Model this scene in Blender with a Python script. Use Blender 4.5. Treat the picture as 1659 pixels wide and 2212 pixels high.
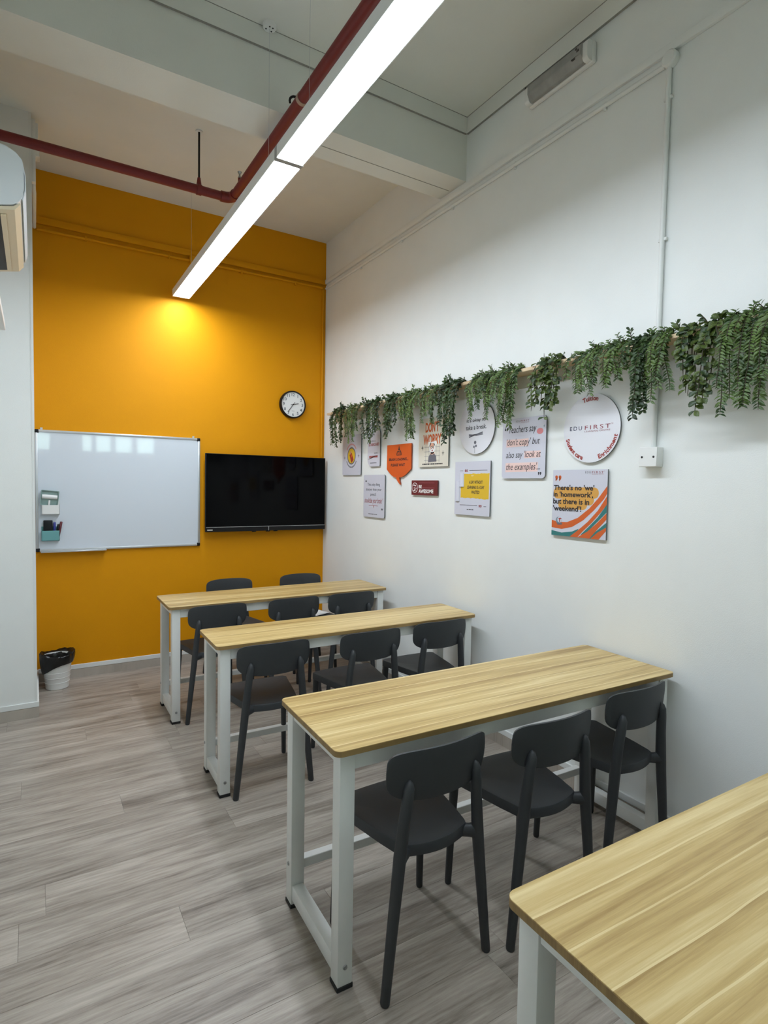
import bpy, bmesh, math, random
from mathutils import Vector, Matrix

random.seed(7)
scene = bpy.context.scene
for o in list(bpy.data.objects):
    bpy.data.objects.remove(o, do_unlink=True)
COL = scene.collection
PI = math.pi

# ------------------------------------------------------------------ camera
cam_d = bpy.data.cameras.new('camera')
cam_d.sensor_fit = 'HORIZONTAL'
cam_d.sensor_width = 36.0
cam_d.lens = 1239.39 * 36.0 / 1659.0
cam_d.clip_start = 0.02
cam = bpy.data.objects.new('camera', cam_d)
COL.objects.link(cam)
_r = Vector((0.85423066, -0.51963296, 0.01647914))
_u = Vector((0.00935174, 0.04704997, 0.99884876))
_f = Vector((0.51981008, 0.85309313, -0.045051))
M = Matrix((( _r.x, _u.x, -_f.x, 0.0), (_r.y, _u.y, -_f.y, 0.0), (_r.z, _u.z, -_f.z, 1.5243), (0, 0, 0, 1)))
cam.matrix_world = M
scene.camera = cam

# ------------------------------------------------------------------ world (overcast sky seen through the rear windows)
world = bpy.data.worlds.new('sky')
scene.world = world
world.use_nodes = True
wn = world.node_tree.nodes
wl = world.node_tree.links
wn.clear()
w_out = wn.new('ShaderNodeOutputWorld')
w_bg = wn.new('ShaderNodeBackground')
w_bg.inputs['Color'].default_value = (0.82, 1.0, 0.97, 1)
w_bg.inputs['Strength'].default_value = 10.0
wl.new(w_bg.outputs[0], w_out.inputs[0])

LAMP_STRENGTH = 43.0
LAMP_COLOR = (0.90, 1.0, 1.13)

scene.view_settings.view_transform = 'Standard'
scene.view_settings.look = 'None'
scene.view_settings.gamma = 1.0
scene.view_settings.use_curve_mapping = False
scene.view_settings.exposure = 0.0

# ------------------------------------------------------------------ dimensions
XR = 2.362      # right wall
XL = -0.33      # left wall
YF = 4.995      # orange wall
YB = -3.2       # rear wall
ZN = 3.854      # ceiling, near bay
ZFAR = 3.79     # ceiling, far bay
BY0, BY1, BZ = 2.94, 3.21, 3.467   # cross beam
PY = 4.266      # front of the pillar left of the orange wall

# ------------------------------------------------------------------ materials
def lin(c):
    c = c / 255.0
    return c / 12.92 if c <= 0.04045 else ((c + 0.055) / 1.055) ** 2.4

def srgb(r, g, b):
    return (lin(r), lin(g), lin(b), 1.0)

MATS = {}

def mat(name, col, rough=0.5, metal=0.0, var=0.0, vscale=30.0, bump=0.0, bscale=400.0, spec=0.5, coat=0.0, trans=0.0, sss=None):
    """plain procedural material: base colour with a little noise variation and fine bump"""
    if name in MATS:
        return MATS[name]
    m = bpy.data.materials.new(name)
    m.use_nodes = True
    nt = m.node_tree
    b = nt.nodes['Principled BSDF']
    b.inputs['Base Color'].default_value = col
    b.inputs['Roughness'].default_value = rough
    b.inputs['Metallic'].default_value = metal
    b.inputs['Specular IOR Level'].default_value = spec
    b.inputs['Coat Weight'].default_value = coat
    b.inputs['Coat Roughness'].default_value = 0.04
    tc = nt.nodes.new('ShaderNodeTexCoord')
    if var > 0:
        n = nt.nodes.new('ShaderNodeTexNoise')
        n.inputs['Scale'].default_value = vscale
        n.inputs['Detail'].default_value = 4
        nt.links.new(tc.outputs['Object'], n.inputs['Vector'])
        mr = nt.nodes.new('ShaderNodeMapRange')
        mr.inputs[1].default_value = 0.3
        mr.inputs[2].default_value = 0.7
        mr.inputs[3].default_value = 1 - var
        mr.inputs[4].default_value = 1 + var
        nt.links.new(n.outputs['Fac'], mr.inputs[0])
        mx = nt.nodes.new('ShaderNodeVectorMath')
        mx.operation = 'SCALE'
        mx.inputs[0].default_value = col[:3]
        nt.links.new(mr.outputs[0], mx.inputs['Scale'])
        nt.links.new(mx.outputs[0], b.inputs['Base Color'])
    if bump > 0:
        n2 = nt.nodes.new('ShaderNodeTexNoise')
        n2.inputs['Scale'].default_value = bscale
        n2.inputs['Detail'].default_value = 3
        nt.links.new(tc.outputs['Object'], n2.inputs['Vector'])
        bp = nt.nodes.new('ShaderNodeBump')
        bp.inputs['Strength'].default_value = bump
        bp.inputs['Distance'].default_value = 0.002
        nt.links.new(n2.outputs['Fac'], bp.inputs['Height'])
        nt.links.new(bp.outputs[0], b.inputs['Normal'])
    MATS[name] = m
    return m

def emit_mat(name, col, strength):
    m = bpy.data.materials.new(name)
    m.use_nodes = True
    nt = m.node_tree
    nt.nodes.clear()
    out = nt.nodes.new('ShaderNodeOutputMaterial')
    e = nt.nodes.new('ShaderNodeEmission')
    e.inputs['Color'].default_value = (*col, 1)
    e.inputs['Strength'].default_value = strength
    nt.links.new(e.outputs[0], out.inputs[0])
    MATS[name] = m
    return m

def wood_mat(name, dark, mid, light, sx, sy, rough, streak=0.5, use_random=True, bump=0.05, coat=0.0, lo=0.30, hi=0.72, boards=0.0):
    """grain running along local X, shifted per object"""
    m = bpy.data.materials.new(name)
    m.use_nodes = True
    nt = m.node_tree
    b = nt.nodes['Principled BSDF']
    b.inputs['Roughness'].default_value = rough
    b.inputs['Coat Weight'].default_value = coat
    b.inputs['Coat Roughness'].default_value = 0.3
    tc = nt.nodes.new('ShaderNodeTexCoord')
    oi = nt.nodes.new('ShaderNodeObjectInfo')
    mul = nt.nodes.new('ShaderNodeMath')
    mul.operation = 'MULTIPLY'
    mul.inputs[1].default_value = 37.0 if use_random else 0.0
    nt.links.new(oi.outputs['Random'], mul.inputs[0])
    comb = nt.nodes.new('ShaderNodeCombineXYZ')
    for k in range(3):
        nt.links.new(mul.outputs[0], comb.inputs[k])
    add = nt.nodes.new('ShaderNodeVectorMath')
    add.operation = 'ADD'
    nt.links.new(tc.outputs['Object'], add.inputs[0])
    nt.links.new(comb.outputs[0], add.inputs[1])
    mp = nt.nodes.new('ShaderNodeMapping')
    mp.inputs['Scale'].default_value = (sx, sy, 1.0)
    nt.links.new(add.outputs[0], mp.inputs['Vector'])
    n1 = nt.nodes.new('ShaderNodeTexNoise')
    n1.inputs['Scale'].default_value = 1.0
    n1.inputs['Detail'].default_value = 8
    n1.inputs['Roughness'].default_value = 0.62
    n1.inputs['Distortion'].default_value = 0.35
    nt.links.new(mp.outputs[0], n1.inputs['Vector'])
    mp2 = nt.nodes.new('ShaderNodeMapping')
    mp2.inputs['Scale'].default_value = (sx * 3.2, sy * 6.5, 1.0)
    nt.links.new(add.outputs[0], mp2.inputs['Vector'])
    n2 = nt.nodes.new('ShaderNodeTexNoise')
    n2.inputs['Scale'].default_value = 1.0
    n2.inputs['Detail'].default_value = 6
    n2.inputs['Roughness'].default_value = 0.7
    nt.links.new(mp2.outputs[0], n2.inputs['Vector'])
    mix = nt.nodes.new('ShaderNodeMix')
    mix.inputs[0].default_value = streak
    nt.links.new(n1.outputs['Fac'], mix.inputs[2])
    nt.links.new(n2.outputs['Fac'], mix.inputs[3])
    cr = nt.nodes.new('ShaderNodeValToRGB')
    e = cr.color_ramp.elements
    e[0].position = lo
    e[0].color = dark
    e[1].position = hi
    e[1].color = light
    k = cr.color_ramp.elements.new((lo + hi) / 2)
    k.color = mid
    fac = mix.outputs[0]
    if boards > 0:
        sp = nt.nodes.new('ShaderNodeSeparateXYZ')
        nt.links.new(tc.outputs['Object'], sp.inputs[0])
        wobn = nt.nodes.new('ShaderNodeTexNoise')
        wobn.inputs['Scale'].default_value = 2.2
        nt.links.new(add.outputs[0], wobn.inputs['Vector'])
        def mth(op, a, b=None):
            nd = nt.nodes.new('ShaderNodeMath')
            nd.operation = op
            for i_, q in enumerate((a, b)):
                if q is None: continue
                if isinstance(q, (int, float)): nd.inputs[i_].default_value = q
                else: nt.links.new(q, nd.inputs[i_])
            return nd.outputs[0]
        yy = mth('ADD', mth('DIVIDE', sp.outputs['Y'], boards), mth('MULTIPLY', wobn.outputs['Fac'], 0.25))
        yy = mth('ADD', yy, mul.outputs[0])
        cell = mth('FLOOR', yy)
        frac = mth('FRACT', yy)
        wn_ = nt.nodes.new('ShaderNodeTexWhiteNoise')
        wn_.noise_dimensions = '1D'
        nt.links.new(cell, wn_.inputs['W'])
        tone = mth('MULTIPLY', mth('SUBTRACT', wn_.outputs['Value'], 0.5), 0.10)
        line = mth('MULTIPLY', mth('LESS_THAN', frac, 0.05), 0.16)
        dark_ = mth('MULTIPLY', mth('GREATER_THAN', frac, 0.80), -0.05)
        fac = mth('ADD', fac, mth('ADD', tone, mth('ADD', line, dark_)))
    nt.links.new(fac, cr.inputs[0])
    # plank-to-plank tone
    mr = nt.nodes.new('ShaderNodeMapRange')
    mr.inputs[3].default_value = 0.93 if use_random else 1.0
    mr.inputs[4].default_value = 1.07 if use_random else 1.0
    nt.links.new(oi.outputs['Random'], mr.inputs[0])
    sc = nt.nodes.new('ShaderNodeVectorMath')
    sc.operation = 'SCALE'
    nt.links.new(cr.outputs[0], sc.inputs[0])
    nt.links.new(mr.outputs[0], sc.inputs['Scale'])
    nt.links.new(sc.outputs[0], b.inputs['Base Color'])
    bp = nt.nodes.new('ShaderNodeBump')
    bp.inputs['Strength'].default_value = bump
    bp.inputs['Distance'].default_value = 0.002
    nt.links.new(n2.outputs['Fac'], bp.inputs['Height'])
    nt.links.new(bp.outputs[0], b.inputs['Normal'])
    MATS[name] = m
    return m

m_white = mat('white_wall_paint', srgb(233, 235, 231), 0.75, var=0.012, vscale=6, bump=0.25, bscale=260)
m_ceil = mat('white_ceiling_paint', srgb(228, 228, 220), 0.85, var=0.02, vscale=4, bump=0.2, bscale=200)
m_orange = mat('orange_wall_paint', srgb(218, 146, 0), 0.6, var=0.015, vscale=5, bump=0.3, bscale=260, spec=0.2)
m_trimw = mat('white_trim', srgb(228, 230, 226), 0.5, var=0.01)
m_groove = mat('dark_joint', srgb(150, 148, 140), 0.9)
m_plank = wood_mat('vinyl_plank', srgb(104, 94, 84), srgb(156, 146, 134), srgb(186, 177, 164), 1.6, 13.0, 0.42, 0.42, bump=0.06, lo=0.34, hi=0.64)
m_skirt = wood_mat('vinyl_skirting', srgb(140, 130, 118), srgb(172, 163, 151), srgb(190, 182, 170), 1.5, 15.0, 0.45, 0.45)
m_sub = mat('floor_underlay', srgb(80, 74, 66), 0.9)
m_table = wood_mat('oak_laminate', srgb(158, 128, 74), srgb(198, 171, 112), srgb(224, 203, 150), 0.9, 19.0, 0.36, 0.30, bump=0.02, lo=0.34, hi=0.66, boards=0.085)
m_tedge = wood_mat('laminate_edge', srgb(120, 96, 58), srgb(150, 122, 76), srgb(172, 143, 92), 2.0, 60.0, 0.5, 0.4)
m_steel = mat('white_powder_coat', srgb(226, 227, 222), 0.38, var=0.01)
m_foot = mat('black_rubber', srgb(22, 22, 22), 0.7)
m_bolt = mat('zinc_bolt', srgb(170, 172, 172), 0.3, metal=0.9)
m_chair = mat('charcoal_plastic', srgb(50, 53, 55), 0.5, var=0.03, vscale=40, bump=0.15, bscale=900)
m_black = mat('black_plastic', srgb(12, 12, 14), 0.5, spec=0.3)
m_screen = mat('tv_glass', srgb(3, 3, 4), 0.08, spec=0.10)
m_board = mat('whiteboard_enamel', srgb(210, 217, 224), 0.35, coat=1.0)
m_alu = mat('brushed_aluminium', srgb(205, 207, 208), 0.35, metal=0.75)
m_red = mat('red_pipe_paint', srgb(116, 32, 31), 0.5, var=0.05)
m_ac_warm = mat('bounce_tinted_ac_plastic', srgb(222, 208, 178), 0.5)  # AC underside: warm light from lamp and floor bounce painted in as cream
m_acw = mat('white_ac_plastic', srgb(222, 228, 230), 0.4)
m_plastic = mat('white_plastic', srgb(230, 230, 226), 0.4)
m_bag = mat('black_bin_liner', srgb(16, 15, 14), 0.28, bump=0.6, bscale=60)
m_teal = mat('teal_plastic', srgb(104, 160, 160), 0.5)
m_sage = mat('sage_plastic', srgb(140, 164, 158), 0.5)
m_shelf = wood_mat('pale_pine', srgb(186, 160, 122), srgb(214, 190, 152), srgb(228, 207, 172), 8.0, 1.5, 0.5, 0.3)
m_fixt = mat('grey_diffuser', srgb(150, 150, 146), 0.5, var=0.12, vscale=18)

def leaf_mat(name, a, b, rough=0.45):
    m = bpy.data.materials.new(name)
    m.use_nodes = True
    nt = m.node_tree
    p = nt.nodes['Principled BSDF']
    p.inputs['Roughness'].default_value = rough
    g = nt.nodes.new('ShaderNodeTexNoise')
    g.inputs['Scale'].default_value = 14
    tc = nt.nodes.new('ShaderNodeTexCoord')
    nt.links.new(tc.outputs['Object'], g.inputs['Vector'])
    cr = nt.nodes.new('ShaderNodeValToRGB')
    cr.color_ramp.elements[0].position = 0.36
    cr.color_ramp.elements[0].color = a
    cr.color_ramp.elements[1].position = 0.66
    cr.color_ramp.elements[1].color = b
    nt.links.new(g.outputs['Fac'], cr.inputs[0])
    nt.links.new(cr.outputs[0], p.inputs['Base Color'])
    tr = nt.nodes.new('ShaderNodeBsdfTranslucent')
    nt.links.new(cr.outputs[0], tr.inputs['Color'])
    mx = nt.nodes.new('ShaderNodeMixShader')
    mx.inputs[0].default_value = 0.22
    out = nt.nodes['Material Output']
    nt.links.new(p.outputs[0], mx.inputs[1])
    nt.links.new(tr.outputs[0], mx.inputs[2])
    nt.links.new(mx.outputs[0], out.inputs[0])
    MATS[name] = m
    return m

m_leafA = leaf_mat('leaf_dark_green', srgb(28, 46, 22), srgb(68, 92, 46))
m_leafB = leaf_mat('leaf_mid_green', srgb(42, 68, 30), srgb(98, 122, 60))
m_leafC = leaf_mat('leaf_olive', srgb(48, 68, 28), srgb(104, 120, 50))
m_stem = mat('stem_brown', srgb(58, 54, 34), 0.7)

# ------------------------------------------------------------------ object helpers
def link(o, parent=None):
    COL.objects.link(o)
    if parent is not None:
        o.parent = parent
    return o

def tag(o, label=None, cat=None, group=None, kind=None):
    if label: o['label'] = label
    if cat: o['category'] = cat
    if group: o['group'] = group
    if kind: o['kind'] = kind
    return o

def thing(name, label, cat, loc=(0, 0, 0), rz=0.0, group=None):
    o = bpy.data.objects.new(name, None)
    o.empty_display_size = 0.1
    link(o)
    o.location = loc
    o.rotation_euler = (0, 0, rz)
    return tag(o, label, cat, group)

def mesh_obj(name, bm, m, parent=None, smooth=False, angle=40):
    me = bpy.data.meshes.new(name)
    bmesh.ops.recalc_face_normals(bm, faces=bm.faces)
    bm.to_mesh(me)
    bm.free()
    for k in (m if isinstance(m, (list, tuple)) else [m]):
        me.materials.append(k)
    if smooth:
        me.polygons.foreach_set('use_smooth', [True] * len(me.polygons))
        try:
            me.set_sharp_from_angle(angle=math.radians(angle))
        except Exception:
            pass
    o = bpy.data.objects.new(name, me)
    return link(o, parent)

def bm_new():
    return bmesh.new()

def add_box(bm, x0, x1, y0, y1, z0, z1, bev=0.0, seg=2):
    vs = [bm.verts.new((x, y, z)) for z in (z0, z1) for y in (y0, y1) for x in (x0, x1)]
    fs = [(0, 2, 3, 1), (4, 5, 7, 6), (0, 1, 5, 4), (2, 6, 7, 3), (0, 4, 6, 2), (1, 3, 7, 5)]
    faces = [bm.faces.new([vs[i] for i in f]) for f in fs]
    if bev > 0:
        es = set()
        for f in faces:
            es.update(f.edges)
        bmesh.ops.bevel(bm, geom=list(es), offset=bev, segments=seg, profile=0.5, affect='EDGES')
    return bm

def box_obj(name, x0, x1, y0, y1, z0, z1, m, parent=None, bev=0.0, seg=2):
    bm = bm_new()
    add_box(bm, x0, x1, y0, y1, z0, z1, bev, seg)
    return mesh_obj(name, bm, m, parent, smooth=bev > 0)

def round_rect(w, h, r, n=6, corners=(1, 1, 1, 1)):
    """outline (u,v) counter-clockwise from lower-left; corners = BL, BR, TR, TL flags/radii"""
    pts = []
    cs = [(-w / 2, -h / 2, PI, corners[0]), (w / 2, -h / 2, 1.5 * PI, corners[1]), (w / 2, h / 2, 0, corners[2]), (-w / 2, h / 2, 0.5 * PI, corners[3])]
    sg = [(1, 1), (-1, 1), (-1, -1), (1, -1)]
    for (cx, cy, a0, fl), (sx, sy) in zip(cs, sg):
        rr = r * fl
        if rr <= 1e-6:
            pts.append((cx, cy))
            continue
        for k in range(n + 1):
            a = a0 + 0.5 * PI * k / n
            pts.append((cx + sx * rr + rr * math.cos(a), cy + sy * rr + rr * math.sin(a)))
    return pts

def circle_pts(r, n=48, rx=None):
    rx = rx or r
    return [(rx * math.cos(2 * PI * k / n), r * math.sin(2 * PI * k / n)) for k in range(n)]

def add_prism(bm, pts, w0, w1, mapf, mi=(0, 0)):
    """extrude a 2-D outline from w0 to w1; mapf(u,v,w) -> xyz; mi = material of caps, sides"""
    a = [bm.verts.new(mapf(u, v, w0)) for u, v in pts]
    b = [bm.verts.new(mapf(u, v, w1)) for u, v in pts]
    n = len(pts)
    f1 = bm.faces.new(list(reversed(a)))
    f2 = bm.faces.new(b)
    f1.material_index = mi[0]
    f2.material_index = mi[0]
    for i in range(n):
        f = bm.faces.new([a[i], a[(i + 1) % n], b[(i + 1) % n], b[i]])
        f.material_index = mi[1]
    return bm

XY = lambda u, v, w: (u, v, w)

def add_tube(bm, pts, rad, n=10, caps=True, sect=None):
    """sweep a round (or given) section along a polyline; rad may be a list; sect = (a,b) scale of the section axes"""
    P = [Vector(p) for p in pts]
    if not isinstance(rad, (list, tuple)):
        rad = [rad] * len(P)
    prev = None
    up = Vector((0, 0, 1))
    for i, p in enumerate(P):
        if i == 0:
            t = P[1] - P[0]
        elif i == len(P) - 1:
            t = P[-1] - P[-2]
        else:
            t = (P[i + 1] - p).normalized() + (p - P[i - 1]).normalized()
        t.normalize()
        ref = Vector((0, 1, 0)) if abs(t.z) > 0.7 else up
        if sect is None and i > 0:
            e1 = last - t * last.dot(t)
            e1.normalize()
        else:
            e1 = ref.cross(t).normalized()
        last = e1
        e2 = t.cross(e1)
        s = sect or (1, 1)
        ring = [bm.verts.new(p + (e1 * math.cos(2 * PI * k / n) * s[0] + e2 * math.sin(2 * PI * k / n) * s[1]) * rad[i]) for k in range(n)]
        if prev:
            for k in range(n):
                bm.faces.new([prev[k], prev[(k + 1) % n], ring[(k + 1) % n], ring[k]])
        elif caps:
            bm.faces.new(list(reversed(ring)))
        prev = ring
    if caps:
        bm.faces.new(prev)
    return bm

def tube_obj(name, pts, rad, m, parent=None, n=12, sect=None):
    bm = bm_new()
    add_tube(bm, pts, rad, n, True, sect)
    return mesh_obj(name, bm, m, parent, smooth=True, angle=50)

def add_lathe(bm, prof, cx, cy, n=32, axis='Z', closed=False):
    """prof = [(r, h)]; axis Z or -Y"""
    rings = []
    for r, h in prof:
        ring = []
        for k in range(n):
            a = 2 * PI * k / n
            if axis == 'Z':
                ring.append(bm.verts.new((cx + r * math.cos(a), cy + r * math.sin(a), h)))
            else:
                ring.append(bm.verts.new((cx + r * math.cos(a), h, cy + r * math.sin(a))))
        rings.append(ring)
    for a, b in zip(rings, rings[1:]):
        for k in range(n):
            bm.faces.new([a[k], a[(k + 1) % n], b[(k + 1) % n], b[k]])
    if closed:
        bm.faces.new(list(reversed(rings[0])))
        bm.faces.new(rings[-1])
    return bm

def struct(o, label=None):
    return tag(o, label, None, None, 'structure')

def wall_with_holes(bm, u0, u1, v0, v1, holes, w0, w1, mapf):
    us = sorted({u0, u1, *[h[0] for h in holes], *[h[1] for h in holes]})
    vs = sorted({v0, v1, *[h[2] for h in holes], *[h[3] for h in holes]})
    for a, b in zip(us, us[1:]):
        for c, d in zip(vs, vs[1:]):
            mu, mv = (a + b) / 2, (c + d) / 2
            if any(h[0] < mu < h[1] and h[2] < mv < h[3] for h in holes):
                continue
            add_prism(bm, [(a, c), (b, c), (b, d), (a, d)], w0, w1, mapf)
    return bm

# ------------------------------------------------------------------ the room shell
fl = struct(box_obj('floor', XL, XR, YB, YF, -0.06, -0.006, m_sub))
PW, PL, GAP = 0.182, 1.22, 0.0006
plank_cache = {}
row = 0
y = YF
while y > YB + 0.01:
    y0 = max(y - PW, YB)
    off = (row * 0.47 + 0.13 * ((row * 7) % 5)) % PL
    x = XL - off
    while x < XR - 0.005:
        xa, xb = max(x, XL), min(x + PL, XR)
        if xb - xa > 0.03:
            L, Wd = round(xb - xa - GAP, 4), round(y - y0 - GAP, 4)
            key = (L, Wd)
            if key not in plank_cache:
                bm = bm_new()
                add_box(bm, 0, L, 0, Wd, -0.006, 0.0)
                top = [e for e in bm.edges if all(v.co.z > -0.001 for v in e.verts)]
                bmesh.ops.bevel(bm, geom=top, offset=0.0004, segments=1, affect='EDGES')
                me = bpy.data.meshes.new('plank')
                bm.to_mesh(me)
                bm.free()
                me.materials.append(m_plank)
                plank_cache[key] = me
            o = bpy.data.objects.new('plank', plank_cache[key])
            o.location = (xa + GAP / 2, y0 + GAP / 2, 0)
            link(o, fl)
        x += PL
    y = y0
    row += 1

TH = 0.12
struct(box_obj('wall_right', XR, XR + TH, YB, YF, -0.06, 4.0, m_white))
struct(box_obj('wall_far', XL, XR + TH, YF, YF + TH, -0.06, 4.0, m_orange))
struct(box_obj('wall_left', XL - TH, XL, YB, YF + TH, -0.06, 4.0, m_white))
struct(box_obj('wall_pillar', XL, 0.0, PY, YF, 0.0, ZFAR, m_white))
# slim corner bead on the pillar edge
struct(box_obj('trim_1', -0.012, 0.0025, PY - 0.0025, PY, 0.101, ZFAR, m_trimw))
# rear wall with a strip of high windows (behind the camera, they light the room and mirror in the whiteboard)
WINS = [(-0.05, 0.28, 2.12, 2.48), (0.82, 1.02, 2.12, 2.48), (1.07, 1.38, 2.12, 2.48), (1.43, 1.78, 2.12, 2.48), (1.85, 2.22, 2.12, 2.48)]
bm = bm_new()
wall_with_holes(bm, XL - TH, XR + TH, -0.06, 4.0, WINS, YB - TH, YB, lambda u, v, w: (u, w, v))
struct(mesh_obj('wall_back', bm, m_white))
m_glass = bpy.data.materials.new('window_glass')
m_glass.use_nodes = True
nt = m_glass.node_tree
nt.nodes.clear()
_o = nt.nodes.new('ShaderNodeOutputMaterial')
_t = nt.nodes.new('ShaderNodeBsdfTransparent')
_t.inputs[0].default_value = (0.86, 0.93, 0.90, 1)
_g = nt.nodes.new('ShaderNodeBsdfGlossy')
_g.inputs['Roughness'].default_value = 0.02
_m = nt.nodes.new('ShaderNodeMixShader')
_m.inputs[0].default_value = 0.05
nt.links.new(_t.outputs[0], _m.inputs[1])
nt.links.new(_g.outputs[0], _m.inputs[2])
nt.links.new(_m.outputs[0], _o.inputs[0])
for k, (a, b, c, d) in enumerate(WINS, 1):
    bm = bm_new()
    for q in ((a, a + .022, c, d), (b - .022, b, c, d), (a, b, c, c + .022), (a, b, d - .022, d)):
        add_box(bm, q[0], q[1], YB - 0.07, YB - 0.03, q[2], q[3])
    w = struct(mesh_obj(f'window_{k}', bm, m_alu))
    box_obj('pane', a + .022, b - .022, YB - 0.052, YB - 0.048, c + .022, d - .022, m_glass, w)

# ceilings and beams
struct(box_obj('ceiling', XL, XR, YB, BY0 + .05, ZN, ZN + 0.12, m_ceil))
struct(box_obj('ceiling_far', XL, XR, BY0 + .05, YF, ZFAR, ZFAR + 0.12, m_ceil))
bm = bm_new()
add_box(bm, XL, XR, BY0, BY1, BZ, ZN + 0.05)
beam = struct(mesh_obj('trim_2', bm, m_ceil), 'deep white concrete beam crossing the ceiling')
# dark caulk joint running along the underside of the beam next to the right wall
box_obj('joint', 1.30, XR - 0.02, BY0 + .148, BY0 + .153, BZ - 0.0012, BZ + 0.004, m_groove, beam)
# cornice bands (ceiling to beam, ceiling to wall) with fine dark joints
def cornice(name, x0, x1, y0, y1, along):
    bm = bm_new()
    add_box(bm, x0, x1, y0, y1, 3.752, ZN)
    o = struct(mesh_obj(name, bm, m_ceil))
    return o
c1 = cornice('trim_3', XL, XR - 0.012, BY0 - 0.012, BY0, 'x')
box_obj('joint', XL, XR - 0.012, BY0 - 0.014, BY0 - 0.002, 3.7500, 3.752, m_groove, c1)
box_obj('joint', XL, XR - 0.012, BY0 - 0.0145, BY0 - 0.012, ZN - 0.002, ZN, m_groove, c1)
c2 = cornice('trim_4', XR - 0.012, XR, YB, BY0, 'y')
box_obj('joint', XR - 0.014, XR - 0.002, YB, BY0 - .012, 3.7500, 3.752, m_groove, c2)
box_obj('joint', XR - 0.0145, XR - 0.012, YB, BY0 - .012, ZN - 0.002, ZN, m_groove, c2)
# shallow ledge along the right wall and along the orange wall
struct(box_obj('trim_5', XR - 0.018, XR, YB, YF - 0.012, 3.405, 3.444, m_white, bev=0.003))
struct(box_obj('trim_6', 0.0, XR, YF - 0.022, YF, 3.398, 3.447, m_orange, bev=0.003))

# skirting: grey vinyl strip with a white cap
def skirting(name, x0, x1, y0, y1):
    o = struct(box_obj(name, x0, x1, y0, y1, 0.0, 0.066, m_skirt))
    ex = 0.0
    box_obj('cap_strip', x0, x1, y0, y1, 0.067, 0.101, m_trimw, o, bev=0.002, seg=1)
    return o
skirting('baseboard_far', 0.012, XR - 0.012, YF - 0.012, YF)
skirting('baseboard_right', XR - 0.012, XR, YB, YF)
skirting('baseboard_left', XL, XL + 0.012, YB, PY - 0.012)
skirting('baseboard_pillar', XL, 0.012, PY - 0.012, PY)
skirting('baseboard_alcove', 0.0, 0.012, PY, YF - 0.012)

# ------------------------------------------------------------------ suspended linear light
LX0, LX1, LZ, LH = 0.966, 1.098, 3.03, 0.055
m_emit = emit_mat('lit_diffuser', LAMP_COLOR, LAMP_STRENGTH)
lamp = thing('linear_light', 'long white suspended linear ceiling light, switched on, running above the desks', 'ceiling light', (0, 0, LZ))
LSEG = [(2.616, 4.93), (0.27, 2.586)]
for (a, b) in LSEG:
    bm = bm_new()
    add_box(bm, LX0, LX1, a, b, 0.0, LH)
    mesh_obj('housing', bm, m_steel, lamp)
    box_obj('diffuser', LX0 + 0.005, LX1 - 0.005, a + 0.001, b - (0.022 if b > 4 else 0.001), -0.0015, -0.0002, m_emit, lamp)
for (a, b) in zip(LSEG[1:], LSEG):
    box_obj('joint_bracket', LX0, LX1, a[1], b[0], -0.004, LH, m_fixt, lamp)
for k, yw in enumerate((2.90, 2.39, 0.5, 4.6)):
    zc = (ZN if yw < BY0 else ZFAR) - LZ
    tube_obj('suspension_wire', [(1.04, yw, LH), (1.04, yw, zc)], 0.0009, m_alu, lamp, 6)
    bm = bm_new()
    add_lathe(bm, [(0.0005, zc - 0.022), (0.030, zc - 0.022), (0.034, zc - 0.016), (0.034, zc)], 1.04, yw, 24)
    rose = mesh_obj('ceiling_rose', bm, m_plastic, lamp, True)
    if k == 0:
        for dx, dy in ((-.016, .008), (.014, .012), (-.004, -.014), (.013, -.012)):
            bm = bm_new()
            add_lathe(bm, [(0.0003, zc - 0.0232), (0.004, zc - 0.0232), (0.004, zc - 0.021)], 1.04 + dx, yw + dy, 10)
            mesh_obj('screw_hole', bm, m_black, rose)

# ------------------------------------------------------------------ red sprinkler pipe
pipe = thing('sprinkler_pipe', 'dark red sprinkler pipe with an elbow, hung under the ceiling', 'pipe', (1.142, 3.888, 3.42))
RX, RY, RZ = 1.142, 3.888, 3.42
def prel(p):
    return (p[0] - RX, p[1] - RY, p[2] - RZ)
tube_obj('cross_run', [prel((XL, RY, RZ)), prel((RX - 0.06, RY, RZ))], 0.028, m_red, pipe, 16)
tube_obj('long_run', [prel((RX, RY - 0.06, RZ)), prel((RX, YB, RZ))], 0.028, m_red, pipe, 16)
arc = [(-0.075, 0, 0)] + [(-0.05 + 0.05 * math.sin(t), -0.05 + 0.05 * math.cos(t), 0) for t in [k * PI / 12 for k in range(7)]] + [(0, -0.075, 0)]
tube_obj('elbow', arc, 0.0335, m_red, pipe, 16)
tube_obj('hanger_rod', [prel((0.927, RY, RZ + 0.03)), prel((0.927, RY, ZFAR))], 0.0065, m_black, pipe, 8)
tube_obj('hanger_clamp', [prel((0.912, RY, RZ)), prel((0.942, RY, RZ))], 0.0325, m_red, pipe, 16)
tube_obj('hanger_socket', [prel((0.927, RY, RZ + 0.02)), prel((0.927, RY, RZ + 0.075))], [0.018, 0.010], m_red, pipe, 10)
bm = bm_new()
add_lathe(bm, [(0.001, 0), (0.022, 0), (0.022, 0.008), (0.001, 0.008)], 0, 0, 16)
pl = mesh_obj('ceiling_plate', bm, m_trimw, pipe)
pl.location = prel((0.927, RY, ZFAR - 0.008))
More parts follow.
